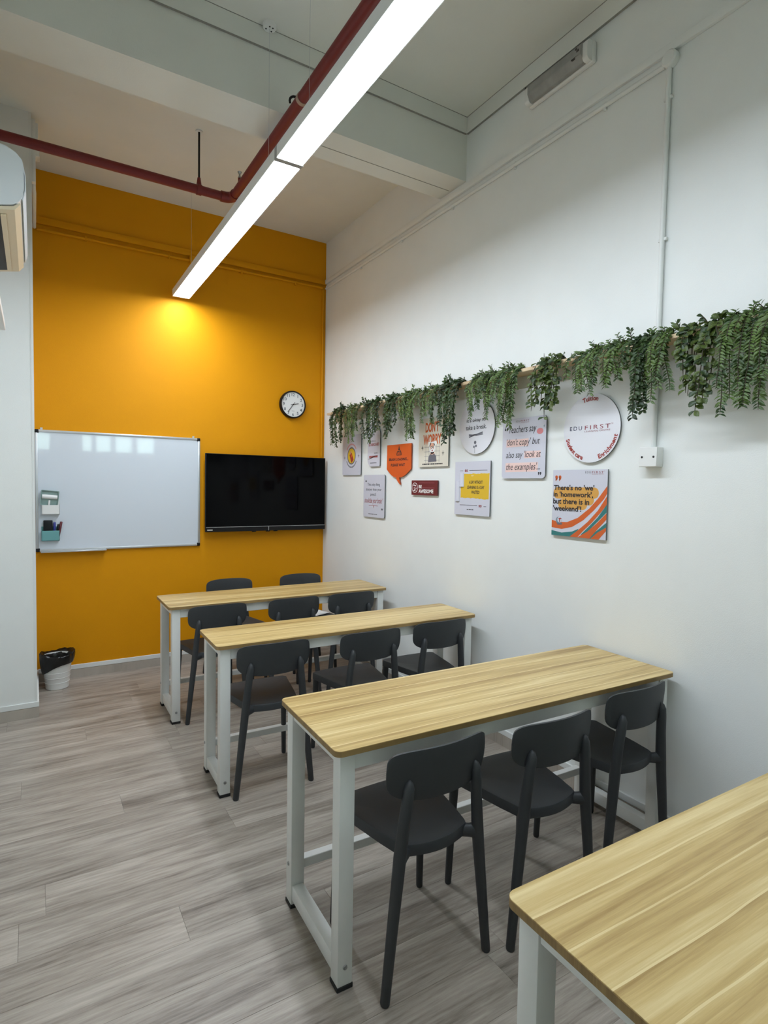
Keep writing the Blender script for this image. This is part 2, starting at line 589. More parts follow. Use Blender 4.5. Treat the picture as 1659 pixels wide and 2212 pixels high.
# brass collar + hook bracket on the long run, and the upright sprinkler head near the elbow
tube_obj('collar', [prel((RX, 2.70, RZ)), prel((RX, 2.722, RZ))], 0.031, mat('dull_brass', srgb(176, 150, 132), 0.5, metal=0.3), pipe, 16)
hook = [prel((RX - 0.03 * math.cos(t), 2.80, RZ + 0.03 + 0.028 * math.sin(t))) for t in [k * PI / 8 - 0.4 for k in range(8)]]
tube_obj('hook', hook, 0.006, m_black, pipe, 8)
tube_obj('sprinkler_stub', [prel((RX, 3.72, RZ + 0.02)), prel((RX, 3.72, RZ + 0.060))], 0.011, m_red, pipe, 10)
sp = tube_obj('sprinkler_head', [prel((RX, 3.72, RZ + 0.060)), prel((RX, 3.72, RZ + 0.075)), prel((RX, 3.72, RZ + 0.085)), prel((RX, 3.72, RZ + 0.1))], [0.013, 0.006, 0.006, 0.014], m_bolt, pipe, 10)

# ------------------------------------------------------------------ surface conduits
def saddle(parent, p, axis, r=0.0135, m=None, wall='x'):
    bm = bm_new()
    if axis == 'y':
        add_box(bm, p[0] - 0.004, p[0] + r, p[1] - 0.007, p[1] + 0.007, p[2] - 0.022, p[2] + 0.016, 0.002, 1)
    elif axis == 'x':
        add_box(bm, p[0] - 0.007, p[0] + 0.007, p[1] - 0.004, p[1] + r, p[2] - 0.022, p[2] + 0.016, 0.002, 1)
    else:
        add_box(bm, p[0] - 0.004, p[0] + r, p[1] - 0.020, p[1] + 0.020, p[2] - 0.007, p[2] + 0.007, 0.002, 1)
    return mesh_obj('saddle_clip', bm, m, parent)

CZ = 3.362
cd = thing('wall_conduit', 'white surface conduit running along the white wall then down to a switch box', 'conduit', (XR - 0.012, 1.558, CZ))
def crel(p):
    return (p[0] - (XR - 0.012), p[1] - 1.558, p[2] - CZ)
cx = XR - 0.0115
tube_obj('horizontal_pipe', [crel((cx, YF - 0.03, CZ)), crel((cx, 1.58, CZ))], 0.0105, m_trimw, cd, 12)
tube_obj('vertical_pipe', [crel((cx, 1.558, CZ - 0.02)), crel((cx, 1.566, 1.712))], 0.0108, m_trimw, cd, 12)
bm = bm_new()
add_lathe(bm, [(0.0005, -0.034), (0.028, -0.034), (0.034, -0.028), (0.034, 0.0)], 0, 0, 28, 'Y')
jb = mesh_obj('round_box', bm, m_trimw, cd, True)
jb.rotation_euler = (0, 0, -PI / 2)
jb.location = crel((XR, 1.552, CZ + 0.012))
for yy in (4.3, 3.672, 3.062, 2.491, 1.886):
    saddle(cd, crel((cx, yy, CZ)), 'y', 0.0115, m_trimw)
for zz in (3.217, 2.618):
    saddle(cd, crel((cx, 1.560, zz)), 'z', 0.0115, m_trimw)

oc = thing('orange_conduit', 'thin conduit painted orange, running along the orange wall under the ledge', 'conduit', (1.2, YF - 0.011, CZ))
tube_obj('pipe', [(-1.17, -0.002, -0.005), (1.12, -0.002, 0.008)], 0.0105, m_orange, oc, 12)
for xx in (-0.85, -0.25, 0.35, 0.85):
    bm = bm_new()
    add_box(bm, xx - 0.007, xx + 0.007, -0.013, 0.0095, -0.020, 0.015, 0.002, 1)
    mesh_obj('saddle_clip', bm, m_orange, oc)
box_obj('joint_box', -0.09, -0.02, -0.028, 0.0095, -0.028, 0.035, m_orange, oc, bev=0.004)
tube_obj('corner_pipe', [(1.130, 0.002, -0.01), (1.130, 0.002, -CZ + 1.79)], 0.008, m_orange, oc, 10)

ac_c = thing('pillar_conduit', 'white conduit stack and boxes on the pillar edge beside the air conditioner', 'conduit', (0.0125, 4.335, 3.36))
tube_obj('pipe', [(0, 0, 0.41), (0, 0, 0.03), (0.001, 0.02, 0.008), (0.003, 0.05, 0.0), (0.003, 0.62, -0.004)], 0.0115, m_trimw, ac_c, 12)
box_obj('upper_box', -0.0125, 0.034, -0.04, 0.035, 0.19, 0.27, m_trimw, ac_c, bev=0.004)
box_obj('top_box', -0.0125, 0.027, -0.035, 0.035, 0.30, 0.395, m_trimw, ac_c, bev=0.004)
box_obj('trunking', -0.0125, 0.012, -0.064, -0.02, 0.02, 0.40, m_trimw, ac_c, bev=0.002)

# switch / junction box at the foot of the vertical conduit
sb = thing('junction_box', 'square white blanked switch box with two screws on the white wall', 'switch box', (XR, 1.568, 1.672))
bm = bm_new()
add_box(bm, -0.042, 0.0, -0.043, 0.043, -0.043, 0.043, 0.003, 2)
mesh_obj('back_box', bm, m_plastic, sb, True)
box_obj('cover_plate', -0.048, -0.041, -0.043, 0.043, -0.043, 0.043, m_plastic, sb, bev=0.002, seg=1)
for yy in (-0.028, 0.028):
    bm = bm_new()
    add_lathe(bm, [(0.0003, -0.0015), (0.0048, -0.0015), (0.0048, 0.001)], 0, 0, 12, 'Y')
    s = mesh_obj('screw', bm, m_foot, sb)
    s.rotation_euler = (0, 0, -PI / 2)
    s.location = (-0.048, yy, 0.0)

# bulkhead / emergency light on the right wall, high up
em = thing('bulkhead_light', 'old unlit oblong bulkhead light with a dusty grey cover, high on the white wall', 'wall light', (XR, 2.165, 3.655))
box_obj('base', -0.030, 0.0, -0.215, 0.215, -0.052, 0.052, m_plastic, em, bev=0.010, seg=3)
bm = bm_new()
prof = [(-0.062, -0.030), (-0.076, -0.012), (-0.076, 0.028), (-0.060, 0.046), (-0.030, 0.046), (-0.030, -0.046), (-0.050, -0.046)]
add_prism(bm, [(p[0], p[1]) for p in prof], -0.178, 0.178, lambda u, v, w: (u, w, v))
bmesh.ops.bevel(bm, geom=list(bm.edges), offset=0.003, segments=1, affect='EDGES')
cov = mesh_obj('cover', bm, m_fixt, em)
for s in (-1, 1):
    bm = bm_new()
    add_prism(bm, round_rect(0.046, 0.095, 0.018), 0.0, 0.030 * s, lambda u, v, w: (u - 0.040, w, v))
    e = mesh_obj('end_cap', bm, m_plastic, em, True)
    e.location = (0, 0.178 * s, 0)
bm = bm_new()
for (yy, zz, a) in ((-.15, -.02, .012), (-.135, -.03, .009), (-.16, .01, .008), (-.125, -.022, .006), (-.15, .022, .007)):
    add_box(bm, -0.0768, -0.0760, yy - a, yy + a, max(zz - a * .7, -0.012), min(zz + a * .7, 0.028))
mesh_obj('dirt_flakes', bm, mat('dirt', srgb(84, 80, 76), 0.9), cov)
tube_obj('cable', [(-0.02, 0.215, 0.0), (-0.02, 0.235, 0.005), (-0.015, 0.245, 0.03), (-0.008, 0.26, 0.094)], 0.005, m_foot, em, 8)

# ------------------------------------------------------------------ air conditioner and shelf on the left wall
ac = thing('air_conditioner', 'white split air conditioner with warmly lit underside at the left edge, under the red pipe', 'air conditioner', (XL, 2.98, 2.66))
aprof = [(0.0, 0.01), (0.0, 0.295), (0.17, 0.292), (0.235, 0.280), (0.275, 0.262), (0.298, 0.235), (0.303, 0.18), (0.303, 0.12), (0.298, 0.085), (0.285, 0.060), (0.262, 0.042), (0.21, 0.028), (0.15, 0.018)]
bm = bm_new()
add_prism(bm, aprof, 0.0, 0.86, lambda u, v, w: (u, w, v), (0, 0))
mesh_obj('body', bm, m_acw, ac, True, 30)
bm = bm_new()
add_prism(bm, [(0.292, 0.244), (0.305, 0.18), (0.305, 0.115), (0.296, 0.075), (0.299, 0.072), (0.309, 0.115), (0.309, 0.18), (0.296, 0.246)], 0.012, 0.848, lambda u, v, w: (u, w, v))
mesh_obj('front_panel', bm, m_acw, ac, True, 30)
bm = bm_new()
add_prism(bm, [(0.12, 0.004), (0.262, 0.036), (0.288, 0.056), (0.29, 0.050), (0.268, 0.022), (0.12, -0.008)], 0.004, 0.856, lambda u, v, w: (u, w, v))
mesh_obj('underside_panel', bm, m_ac_warm, ac, True, 30)
bm = bm_new()
add_prism(bm, [(0.125, -0.0082), (0.215, 0.0095), (0.215, 0.006), (0.125, -0.013)], 0.05, 0.81, lambda u, v, w: (u, w, v))
out_ = mesh_obj('air_outlet', bm, m_black, ac)
bm = bm_new()
add_prism(bm, [(0.215, 0.010), (0.235, 0.015), (0.235, 0.008), (0.215, 0.003)], 0.05, 0.81, lambda u, v, w: (u, w, v))
mesh_obj('louvre', bm, m_ac_warm, ac)

ws = thing('wall_shelf', 'thin white wall shelf at the left edge, below the air conditioner', 'shelf', (XL, 1.9, 2.165))
box_obj('board', 0.0, 0.229, -0.9, 1.085, 0.0, 0.030, m_plastic, ws, bev=0.002, seg=1)
for yy in (-0.6, 0.1, 0.8):
    bm = bm_new()
    add_prism(bm, [(0, 0), (0, -0.10), (0.012, -0.10), (0.15, -0.012), (0.15, 0)], yy - 0.01, yy + 0.01, lambda u, v, w: (u, w, v))
    mesh_obj('bracket', bm, m_plastic, ws)

# ------------------------------------------------------------------ desks
def make_desk(label, x, y, rot, W, D):
    H = 0.75
    t = thing('desk', label, 'desk', (x, y, 0), rot, 'white framed desks with oak tops')
    # top: laminate sheet over a brown edge band
    bm = bm_new()
    add_prism(bm, round_rect(W, D, 0.024, 6), H - 0.018, H - 0.0016, XY)
    edge = None
    top_o = mesh_obj('table_top', bm, m_tedge, t, True, 30)
    top_o.location = (W / 2, D / 2, 0)
    bm = bm_new()
    add_prism(bm, round_rect(W - 0.0016, D - 0.0016, 0.023, 6), H - 0.0018, H, XY)
    sheet = mesh_obj('laminate_sheet', bm, m_table, top_o, True, 30)
    LW = 0.05
    ix, iy = 0.022, 0.020
    zt = H - 0.018
    for sx in (0, 1):
        xa = ix if sx == 0 else W - ix - LW
        for sy in (0, 1):
            ya = iy if sy == 0 else D - iy - LW
            lg = box_obj('leg', xa, xa + LW, ya, ya + LW, 0.014, zt, m_steel, t, bev=0.0025)
            box_obj('foot', xa - 0.002, xa + LW + 0.002, ya - 0.002, ya + LW + 0.002, 0.0, 0.015, m_foot, lg, bev=0.002, seg=1)
            # bolt on the outer face near the foot
            bm = bm_new()
            add_lathe(bm, [(0.0004, -0.004), (0.003, -0.004), (0.0031, -0.0025), (0.0065, -0.0035), (0.0075, -0.001), (0.0075, 0.0)], 0, 0, 14, 'Y')
            bo = mesh_obj('bolt', bm, m_bolt, lg, True)
            if sy == 0:
                bo.location = (xa + LW / 2, ya, 0.072)
            else:
                bo.location = (xa if sx == 0 else xa + LW, ya + LW / 2, 0.155)
                bo.rotation_euler = (0, 0, -PI / 2 if sx == 0 else PI / 2)
        # side rails, upper and lower
        xr0 = xa + 0.004
        box_obj('top_side_rail', xr0, xr0 + LW - 0.008, iy + LW, D - iy - LW, zt - 0.042, zt, m_steel, t, bev=0.002, seg=1)
        box_obj('bottom_side_rail', xr0, xr0 + LW - 0.008, iy + LW, D - iy - LW, 0.030, 0.085, m_steel, t, bev=0.003)
    xa, xb = ix + LW, W - ix - LW
    box_obj('front_apron', xa, xb, iy + 0.006, iy + 0.034, zt - 0.058, zt, m_steel, t, bev=0.002, seg=1)
    box_obj('rear_apron', xa, xb, D - iy - 0.034, D - iy - 0.006, zt - 0.058, zt, m_steel, t, bev=0.002, seg=1)
    box_obj('stretcher', xa, xb, D - iy - 0.042, D - iy - 0.008, 0.132, 0.166, m_steel, t, bev=0.002, seg=1)
    return t

make_desk('oak-topped desk nearest the orange wall, rearmost of the four', 0.704, 3.694, -0.001, 1.587, 0.441)
make_desk('narrow oak-topped desk, second from the orange wall', 0.7295, 2.698, -0.018, 1.5735, 0.372)
make_desk('oak-topped desk third from the orange wall, in the middle foreground', 0.7392, 1.455, -0.027, 1.594, 0.482)
make_desk('nearest oak-topped desk, cut off by the lower right corner', 0.7593 - 0.0085, 0.7827 - 0.6, -0.0142, 1.58, 0.6)

# ------------------------------------------------------------------ chairs
def chair_parts(t):
    # seat: dished slab with a rounded rear edge
    out = []
    out += [(-0.120, -0.158)]
    for k in range(1, 12):
        a = k / 12.0
        x = -0.120 + 0.240 * a
        out.append((x, -0.158 - 0.026 * math.sin(PI * a)))
    out += [(0.120, -0.158), (0.131, -0.136), (0.148, -0.065), (0.164, 0.02), (0.190, 0.160)]
    for k in range(1, 6):
        a = k / 6 * PI / 2
        out.append((0.160 + 0.034 * math.cos(a), 0.160 + 0.034 * math.sin(a)))
    for k in range(1, 8):
        a = k / 8
        out.append((0.160 - 0.32 * a, 0.194 + 0.010 * math.sin(PI * a)))
    for k in range(0, 6):
        a = PI / 2 + k / 6 * PI / 2
        out.append((-0.160 + 0.034 * math.cos(a), 0.160 + 0.034 * math.sin(a)))
    out += [(-0.190, 0.160), (-0.164, 0.02), (-0.148, -0.065), (-0.131, -0.136)]
    bm = bm_new()
    cx, cy = 0.0, 0.0
    levels = [(1.0, 0.408), (1.0, 0.438), (0.985, 0.442), (0.93, 0.442), (0.80, 0.437), (0.45, 0.432)]
    rings = []
    for s, z in levels:
        rings.append([bm.verts.new((cx + (px - cx) * s, cy + (py - cy) * s, z)) for px, py in out])
    n = len(out)
    for a, b in zip(rings, rings[1:]):
        for k in range(n):
            bm.faces.new([a[k], a[(k + 1) % n], b[(k + 1) % n], b[k]])
    c = bm.verts.new((0, 0, 0.431))
    for k in range(n):
        bm.faces.new([rings[-1][k], rings[-1][(k + 1) % n], c])
    lo = [bm.verts.new((px * 0.93, py * 0.93, 0.408)) for px, py in out]
    lo2 = [bm.verts.new((px * 0.93, py * 0.93, 0.424)) for px, py in out]
    for a, b in ((lo, rings[0]), (lo2, lo)):
        for k in range(n):
            bm.faces.new([a[k], a[(k + 1) % n], b[(k + 1) % n], b[k]])
    bm.faces.new(list(reversed(lo2)))
    # the two arms that carry the seat on the rear legs
    for s in (-1, 1):
        add_tube(bm, [(s * 0.085, -0.135, 0.420), (s * 0.112, -0.152, 0.419), (s * 0.130, -0.164, 0.419), (s * 0.152, -0.178, 0.420)], [0.019, 0.021, 0.022, 0.027], 12, True, (0.75, 1.0))
    mesh_obj('seat', bm, m_chair, t, True, 40)
    # backrest: curved shield with rounded ends
    bm = bm_new()
    nu, nv = 28, 10
    def bp(u, v, off):
        e = 6.0 if v > 0 else 3.3
        hh = (1 - min(abs(u), 0.9999) ** e) ** (1 / e)
        x = 0.188 * u
        zc = 0.668
        z = zc + (0.081 * v - 0.006 * u * u) * hh if v > 0 else zc + 0.079 * v * hh
        y = -0.200 + 0.046 * u * u - (z - zc) * 0.08
        nrm = Vector((-2 * 0.046 * u / 0.188, 1, 0.08)).normalized()
        th = 0.0065 * (0.55 + 0.45 * (1 - abs(v) ** 4)) * (0.7 + 0.3 * hh)
        return Vector((x, y, z)) + nrm * off * th
    us = [-math.cos(PI * i / nu) * 0.9995 for i in range(nu + 1)]
    vs = [-math.cos(PI * j / nv) for j in range(nv + 1)]
    F = [[bm.verts.new(bp(u, v, 1)) for v in vs] for u in us]
    B = [[bm.verts.new(bp(u, v, -1)) for v in vs] for u in us]
    for i in range(nu):
        for j in range(nv):
            bm.faces.new([F[i][j], F[i][j + 1], F[i + 1][j + 1], F[i + 1][j]])
            bm.faces.new([B[i][j], B[i + 1][j], B[i + 1][j + 1], B[i][j + 1]])
    for i in range(nu):
        bm.faces.new([F[i][0], F[i + 1][0], B[i + 1][0], B[i][0]])
        bm.faces.new([F[i][nv], B[i][nv], B[i + 1][nv], F[i + 1][nv]])
    for j in range(nv):
        bm.faces.new([F[0][j], B[0][j], B[0][j + 1], F[0][j + 1]])
        bm.faces.new([F[nu][j], F[nu][j + 1], B[nu][j + 1], B[nu][j]])
    mesh_obj('backrest', bm, m_chair, t, True, 60)
    for s in (-1, 1):
        pts = [(s * 0.1965, -0.181, 0.0), (s * 0.196, -0.181, 0.006), (s * 0.175, -0.179, 0.20), (s * 0.157, -0.178, 0.36), (s * 0.150, -0.178, 0.43), (s * 0.140, -0.181, 0.53), (s * 0.132, -0.186, 0.60), (s * 0.128, -0.188, 0.636), (s * 0.1265, -0.187, 0.652), (s * 0.126, -0.185, 0.660)]
        rr = [0.0130, 0.0150, 0.0172, 0.0192, 0.0200, 0.0185, 0.0180, 0.0165, 0.011, 0.003]
        bm = bm_new()
        add_tube(bm, pts, rr, 12, True, (0.95, 1.05))
        mesh_obj('rear_leg', bm, m_chair, t, True, 60)
        bm = bm_new()
        add_tube(bm, [(s * 0.183, 0.178, 0.0), (s * 0.183, 0.178, 0.006), (s * 0.177, 0.170, 0.25), (s * 0.172, 0.165, 0.412)], [0.011, 0.013, 0.0155, 0.019], 12, True, (0.95, 1.0))
        mesh_obj('front_leg', bm, m_chair, t, True, 60)

CH = [
    (1.060, 1.553, 0.010, 'charcoal plastic chair in the front row, nearest the aisle'),
    (1.528, 1.512, -0.015, 'charcoal plastic chair in the middle of the front row'),
    (2.052, 1.560, 0.015, 'charcoal plastic chair in the front row, beside the white wall'),
    (1.013, 2.846, -0.012, 'charcoal plastic chair at the second desk from the orange wall, aisle end'),
    (1.552, 2.820, 0.010, 'charcoal plastic chair at the second desk from the orange wall, middle seat'),
    (2.030, 2.832, -0.01, 'charcoal plastic chair at the second desk from the orange wall, wall end'),
    (1.007, 3.855, 0.0, 'charcoal plastic chair with its back to us at the rearmost desk, aisle end'),
    (1.530, 3.850, 0.02, 'charcoal plastic chair with its back to us at the rearmost desk, middle seat'),
    (1.985, 3.850, -0.01, 'charcoal plastic chair with its back to us at the rearmost desk, wall end'),
    (1.350, 4.440, PI + 0.02, 'charcoal plastic chair facing us behind the rearmost desk, below the left part of the television'),
    (1.962, 4.440, PI - 0.02, 'charcoal plastic chair facing us behind the rearmost desk, near the corner, with papers on it'),
]
proto = None
for (x, y, rz, lab) in CH:
    t = thing('classroom_chair', lab, 'chair', (x, y, 0), rz, 'charcoal plastic chairs')
    if proto is None:
        chair_parts(t)
        proto = t
    else:
        for ch in list(proto.children):
            c = ch.copy()
            COL.objects.link(c)
            c.parent = t

# papers lying on the rear chair's seat
m_paper = mat('paper', srgb(235, 235, 232), 0.7)
for k, (dx, dy, dz, rz, lab) in enumerate(((0.045, -0.03, 0.4425, 0.35, 'lower loose white sheet of paper on the rear chair seat'), (0.03, -0.015, 0.4445, 0.15, 'upper loose white sheet of paper on the rear chair seat'))):
    bm = bm_new()
    nx, ny = 8, 6
    g = [[[bm.verts.new((-0.105 + 0.21 * i / nx, -0.074 + 0.148 * j / ny, 0.0 + 0.010 * (max(0, i / nx - 0.55)) ** 2 * (1 + k) + l)) for j in range(ny + 1)] for i in range(nx + 1)] for l in (0, 0.0006)]
    for i in range(nx):
        for j in range(ny):
            bm.faces.new([g[0][i][j], g[0][i][j + 1], g[0][i + 1][j + 1], g[0][i + 1][j]])
            bm.faces.new([g[1][i][j], g[1][i + 1][j], g[1][i + 1][j + 1], g[1][i][j + 1]])
    p = mesh_obj('paper_sheet', bm, m_paper, None, True)
    p.location = (1.962 + dx, 4.42 + dy, dz)
    p.rotation_euler = (0, 0, rz)
    tag(p, lab, 'paper', 'papers on the rear chair')

# ------------------------------------------------------------------ whiteboard with its bits
wb = thing('whiteboard', 'white magnetic whiteboard with aluminium frame and black corners on the orange wall', 'whiteboard', (0.602, YF, 1.447))
W2, H2 = 0.598, 0.455
box_obj('panel', -W2 + 0.012, W2 - 0.012, -0.016, -0.004, -H2 + 0.012, H2 - 0.012, m_board, wb)
for nm, q in (('frame_top', (-W2 + .02, W2 - .02, H2 - .018, H2)), ('frame_bottom', (-W2 + .02, W2 - .02, -H2, -H2 + .018)), ('frame_left', (-W2, -W2 + .018, -H2 + .02, H2 - .02)), ('frame_right', (W2 - .018, W2, -H2 + .02, H2 - .02))):
    box_obj(nm, q[0], q[1], -0.022, 0.0, q[2], q[3], m_alu, wb, bev=0.003)
for sx in (-1, 1):
    for sz in (-1, 1):
        bm = bm_new()
        a, b = (sx * (W2 + .001), sx * (W2 - .026)), (sz * (H2 + .001), sz * (H2 - .026))
        add_box(bm, min(a), max(a), -0.024, 0.0, min(b), max(b), 0.005, 3)
        mesh_obj('corner_cap', bm, m_black, wb, True)
box_obj('pen_tray', -W2 + 0.03, -0.125, -0.062, -0.020, -H2 - 0.006, -H2 + 0.004, m_alu, wb, bev=0.002, seg=1)
for xx in (-0.555, 0.545):
    box_obj('hanging_hook', xx - 0.008, xx + 0.008, -0.004, 0.0, H2, H2 + 0.016, m_alu, wb)

FX = YF - 0.016
def pocket(name, label, x0, x1, z0, z1, m, back):
    t = thing(name, label, 'holder', ((x0 + x1) / 2, FX, z0))
    w = (x1 - x0) / 2
    h = z1 - z0
    d = 0.036
    box_obj('back_plate', -w, w, -0.003, 0.0, 0, h + back, m, t, bev=0.001, seg=1)
    box_obj('front_wall', -w, w, -d, -d + 0.003, 0, h, m, t, bev=0.001, seg=1)
    box_obj('bottom', -w, w, -d, -0.003, 0, 0.003, m, t)
    for s in (-1, 1):
        box_obj('side_wall', min(s * w, s * (w - .003)), max(s * w, s * (w - .003)), -d, -0.003, 0, h, m, t)
    return t
pocket('marker_pocket', 'white magnetic pocket on the whiteboard holding a grey-green tray', 0.044, 0.160, 1.272, 1.342, m_plastic, 0.035)
pocket('marker_pocket', 'teal magnetic pocket on the whiteboard holding an eraser and markers', 0.040, 0.158, 1.075, 1.150, m_teal, 0.03)
# grey-green tray with a roll, sticking out of the upper pocket
tr = thing('small_tray', 'grey-green plastic tray with a white roll in the upper whiteboard pocket', 'tray', (0.09, FX - 0.020, 1.342))
tr.rotation_euler = (0, 0.10, 0)
bm = bm_new()
add_prism(bm, round_rect(0.118, 0.115, 0.018, 5, (1, 1, .3, .3)), 0, 0.003, lambda u, v, w: (u, 0.010 - w, v + 0.052))
mesh_obj('back', bm, m_sage, tr, True)
bm = bm_new()
outl = round_rect(0.118, 0.115, 0.018, 5, (1, 1, .3, .3))
inn = round_rect(0.108, 0.105, 0.015, 5, (1, 1, .3, .3))
for i in range(len(outl)):
    j = (i + 1) % len(outl)
    q = [outl[i], outl[j], inn[j], inn[i]]
    add_prism(bm, q, 0, 0.016, lambda u, v, w: (u, 0.008 - w, v + 0.052))
mesh_obj('rim', bm, m_sage, tr)
tube_obj('roll', [(-0.050, 0, 0.060), (0.050, 0, 0.062)], 0.016, m_plastic, tr, 14)
box_obj('divider', -0.006, 0.006, -0.008, 0.006, 0.0, 0.036, m_plastic, tr, bev=0.002)
# things in the teal pocket
er = thing('board_eraser', 'black board eraser standing in the teal pocket', 'eraser', (0.083, FX - 0.018, 1.0785))
box_obj('grip', -0.030, 0.030, -0.012, 0.004, 0, 0.150, m_black, er, bev=0.006, seg=3)
box_obj('felt', -0.029, 0.029, 0.004, 0.012, 0.004, 0.146, mat('dark_felt', srgb(38, 38, 42), 0.9), er)
def marker(label, x, tilt, body, cap, z0=1.0785, L=0.135):
    t = thing('marker_pen', label, 'marker', (x, FX - 0.018, z0), 0, 'markers in the teal pocket')
    t.rotation_euler = (0, tilt, 0)
    tube_obj('barrel', [(0, 0, 0), (0, 0, L * 0.62)], 0.0078, body, t, 12)
    tube_obj('cap', [(0, 0, L * 0.62), (0, 0, L * 0.98), (0, 0, L)], [0.0086, 0.0082, 0.006], cap, t, 12)
m_blue = mat('blue_ink_plastic', srgb(40, 48, 130), 0.4)
m_dred = mat('dark_red_plastic', srgb(96, 34, 40), 0.45)
marker('dark blue marker in the teal pocket, next to the eraser', 0.122, 0.03, m_blue, m_blue)
marker('black marker in the teal pocket, leaning right', 0.138, 0.12, m_black, m_black, L=0.12)
marker('dark red marker in the teal pocket, rightmost and leaning', 0.147, 0.17, m_dred, m_dred, L=0.14)

# ------------------------------------------------------------------ television
TVY = 4.90
tv = thing('television', 'large switched-off black flat television on the orange wall', 'television', (1.781, YF, 1.444))
dy = TVY - YF
box_obj('cabinet', -0.553, 0.553, dy + 0.004, dy + 0.030, -0.333, 0.333, m_black, tv, bev=0.003)
box_obj('rear_housing', -0.42, 0.42, dy + 0.030, dy + 0.062, -0.30, 0.12, m_black, tv, bev=0.01)
box_obj('screen', -0.549, 0.549, dy + 0.0, dy + 0.005, -0.290, 0.330, m_screen, tv)
box_obj('lower_bezel', -0.553, 0.553, dy - 0.002, dy + 0.006, -0.333, -0.2945, m_black, tv, bev=0.001, seg=1)
box_obj('bezel_line', -0.550, 0.550, dy - 0.003, dy + 0.002, -0.2945, -0.2915, m_alu, tv)
box_obj('centre_mark', -0.001, 0.003, dy - 0.003, dy, -0.331, -0.296, m_alu, tv)
box_obj('logo_plate', -0.540, -0.495, dy - 0.0028, dy - 0.0015, -0.321, -0.311, m_alu, tv)
for xx in (-0.13, 0.0, 0.07):
    box_obj('control_pad', xx - 0.018, xx + 0.018, dy + 0.006, dy + 0.020, -0.341, -0.332, m_black, tv, bev=0.002, seg=1)
box_obj('wall_bracket', -0.20, 0.20, dy + 0.062, -0.001, -0.15, 0.10, m_black, tv)

# ------------------------------------------------------------------ text helper
def text_bm(body, size=1.0, shear=0.0, bold=0.0, align='CENTER', spacing=1.0):
    cu = bpy.data.curves.new('t', 'FONT')
    cu.body = body
    cu.size = size
    cu.shear = shear
    cu.offset = bold
    cu.align_x = align
    cu.space_character = spacing
    cu.resolution_u = 3
    ob = bpy.data.objects.new('t', cu)
    COL.objects.link(ob)
    dg = bpy.context.evaluated_depsgraph_get()
    me = bpy.data.meshes.new_from_object(ob.evaluated_get(dg))
    bm = bm_new()
    bm.from_mesh(me)
    bpy.data.objects.remove(ob, do_unlink=True)
    bpy.data.curves.remove(cu)
    bpy.data.meshes.remove(me)
    return bm

def bm_bounds(bm):
    xs = [v.co.x for v in bm.verts]
    ys = [v.co.y for v in bm.verts]
    return min(xs), max(xs), min(ys), max(ys)

# ------------------------------------------------------------------ clock
ck = thing('wall_clock', 'round white wall clock with a black rim showing about twenty-four to three', 'clock', (2.030, YF, 2.257))
bm = bm_new()
add_lathe(bm, [(0.118, -0.001), (0.125, -0.004), (0.126, -0.030), (0.121, -0.042), (0.113, -0.043), (0.112, -0.030)], 0, 0, 56, 'Y')
mesh_obj('rim', bm, m_black, ck, True)
bm = bm_new()
add_prism(bm, circle_pts(0.1125, 56), -0.032, -0.004, lambda u, v, w: (u, w, v))
mesh_obj('dial', bm, m_paper, ck)
m_num = mat('grey_numerals', srgb(92, 98, 104), 0.6)
for k in range(1, 13):
    a = PI / 2 - k * PI / 6
    b = text_bm(str(k), 0.038, bold=0.0007)
    x0, x1, y0, y1 = bm_bounds(b)
    for v in b.verts:
        u_, v_ = v.co.x - (x0 + x1) / 2 + 0.090 * math.cos(a), v.co.y - (y0 + y1) / 2 + 0.090 * math.sin(a)
        v.co = (u_, -0.0326, v_)
    mesh_obj('numeral', b, m_num, ck)
def hand(name, ang, L, w, tail, yy):
    bm = bm_new()
    c, s = math.cos(ang), math.sin(ang)
    pts = [(-tail, -w * .6), (L * .9, -w), (L, 0), (L * .9, w), (-tail, w * .6)]
    add_prism(bm, [(p[0] * c - p[1] * s, p[0] * s + p[1] * c) for p in pts], yy, yy - 0.0015, lambda u, v, w_: (u, w_, v))
    mesh_obj(name, bm, m_black, ck)
hand('hour_hand', PI / 2 - (2.6 * PI / 6), 0.056, 0.0032, 0.024, -0.034)
hand('minute_hand', PI / 2 - (36 * PI / 30), 0.088, 0.0026, 0.028, -0.037)
bm = bm_new()
add_prism(bm, circle_pts(0.005, 16), -0.041, -0.033, lambda u, v, w: (u, w, v))
mesh_obj('pivot', bm, m_black, ck)
box_obj('dial_mark', -0.014, 0.014, -0.0325, -0.0320, -0.060, -0.057, m_num, ck)

# ------------------------------------------------------------------ waste bin with a liner
bn = thing('waste_bin', 'small round white waste bin at the foot of the orange wall', 'waste bin', (0.130, 4.815, 0.0))
bm = bm_new()
add_lathe(bm, [(0.0005, 0.0), (0.072, 0.0), (0.076, 0.004), (0.0828, 0.09), (0.0835, 0.092), (0.085, 0.10), (0.100, 0.235), (0.103, 0.240), (0.099, 0.241), (0.082, 0.10), (0.074, 0.008), (0.0005, 0.008)], 0, 0, 40)
mesh_obj('tub', bm, m_plastic, bn, True, 35)
for zz in (0.048, 0.086, 0.124):
    bm = bm_new()
    rr = 0.0763 + (zz - 0.004) * 0.105
    add_lathe(bm, [(rr - 0.001, zz - 0.002), (rr + 0.0008, zz), (rr - 0.001, zz + 0.002)], 0, 0, 40)
    mesh_obj('rib', bm, m_plastic, bn, True)
lin_ = thing('bin_liner', 'black plastic liner folded over the rim of the waste bin', 'bin liner', (0.130, 4.815, 0.0))
bm = bm_new()
n = 64
rings = []
rnd = random.Random(3)
ph = [rnd.uniform(0, 2 * PI) for _ in range(4)]
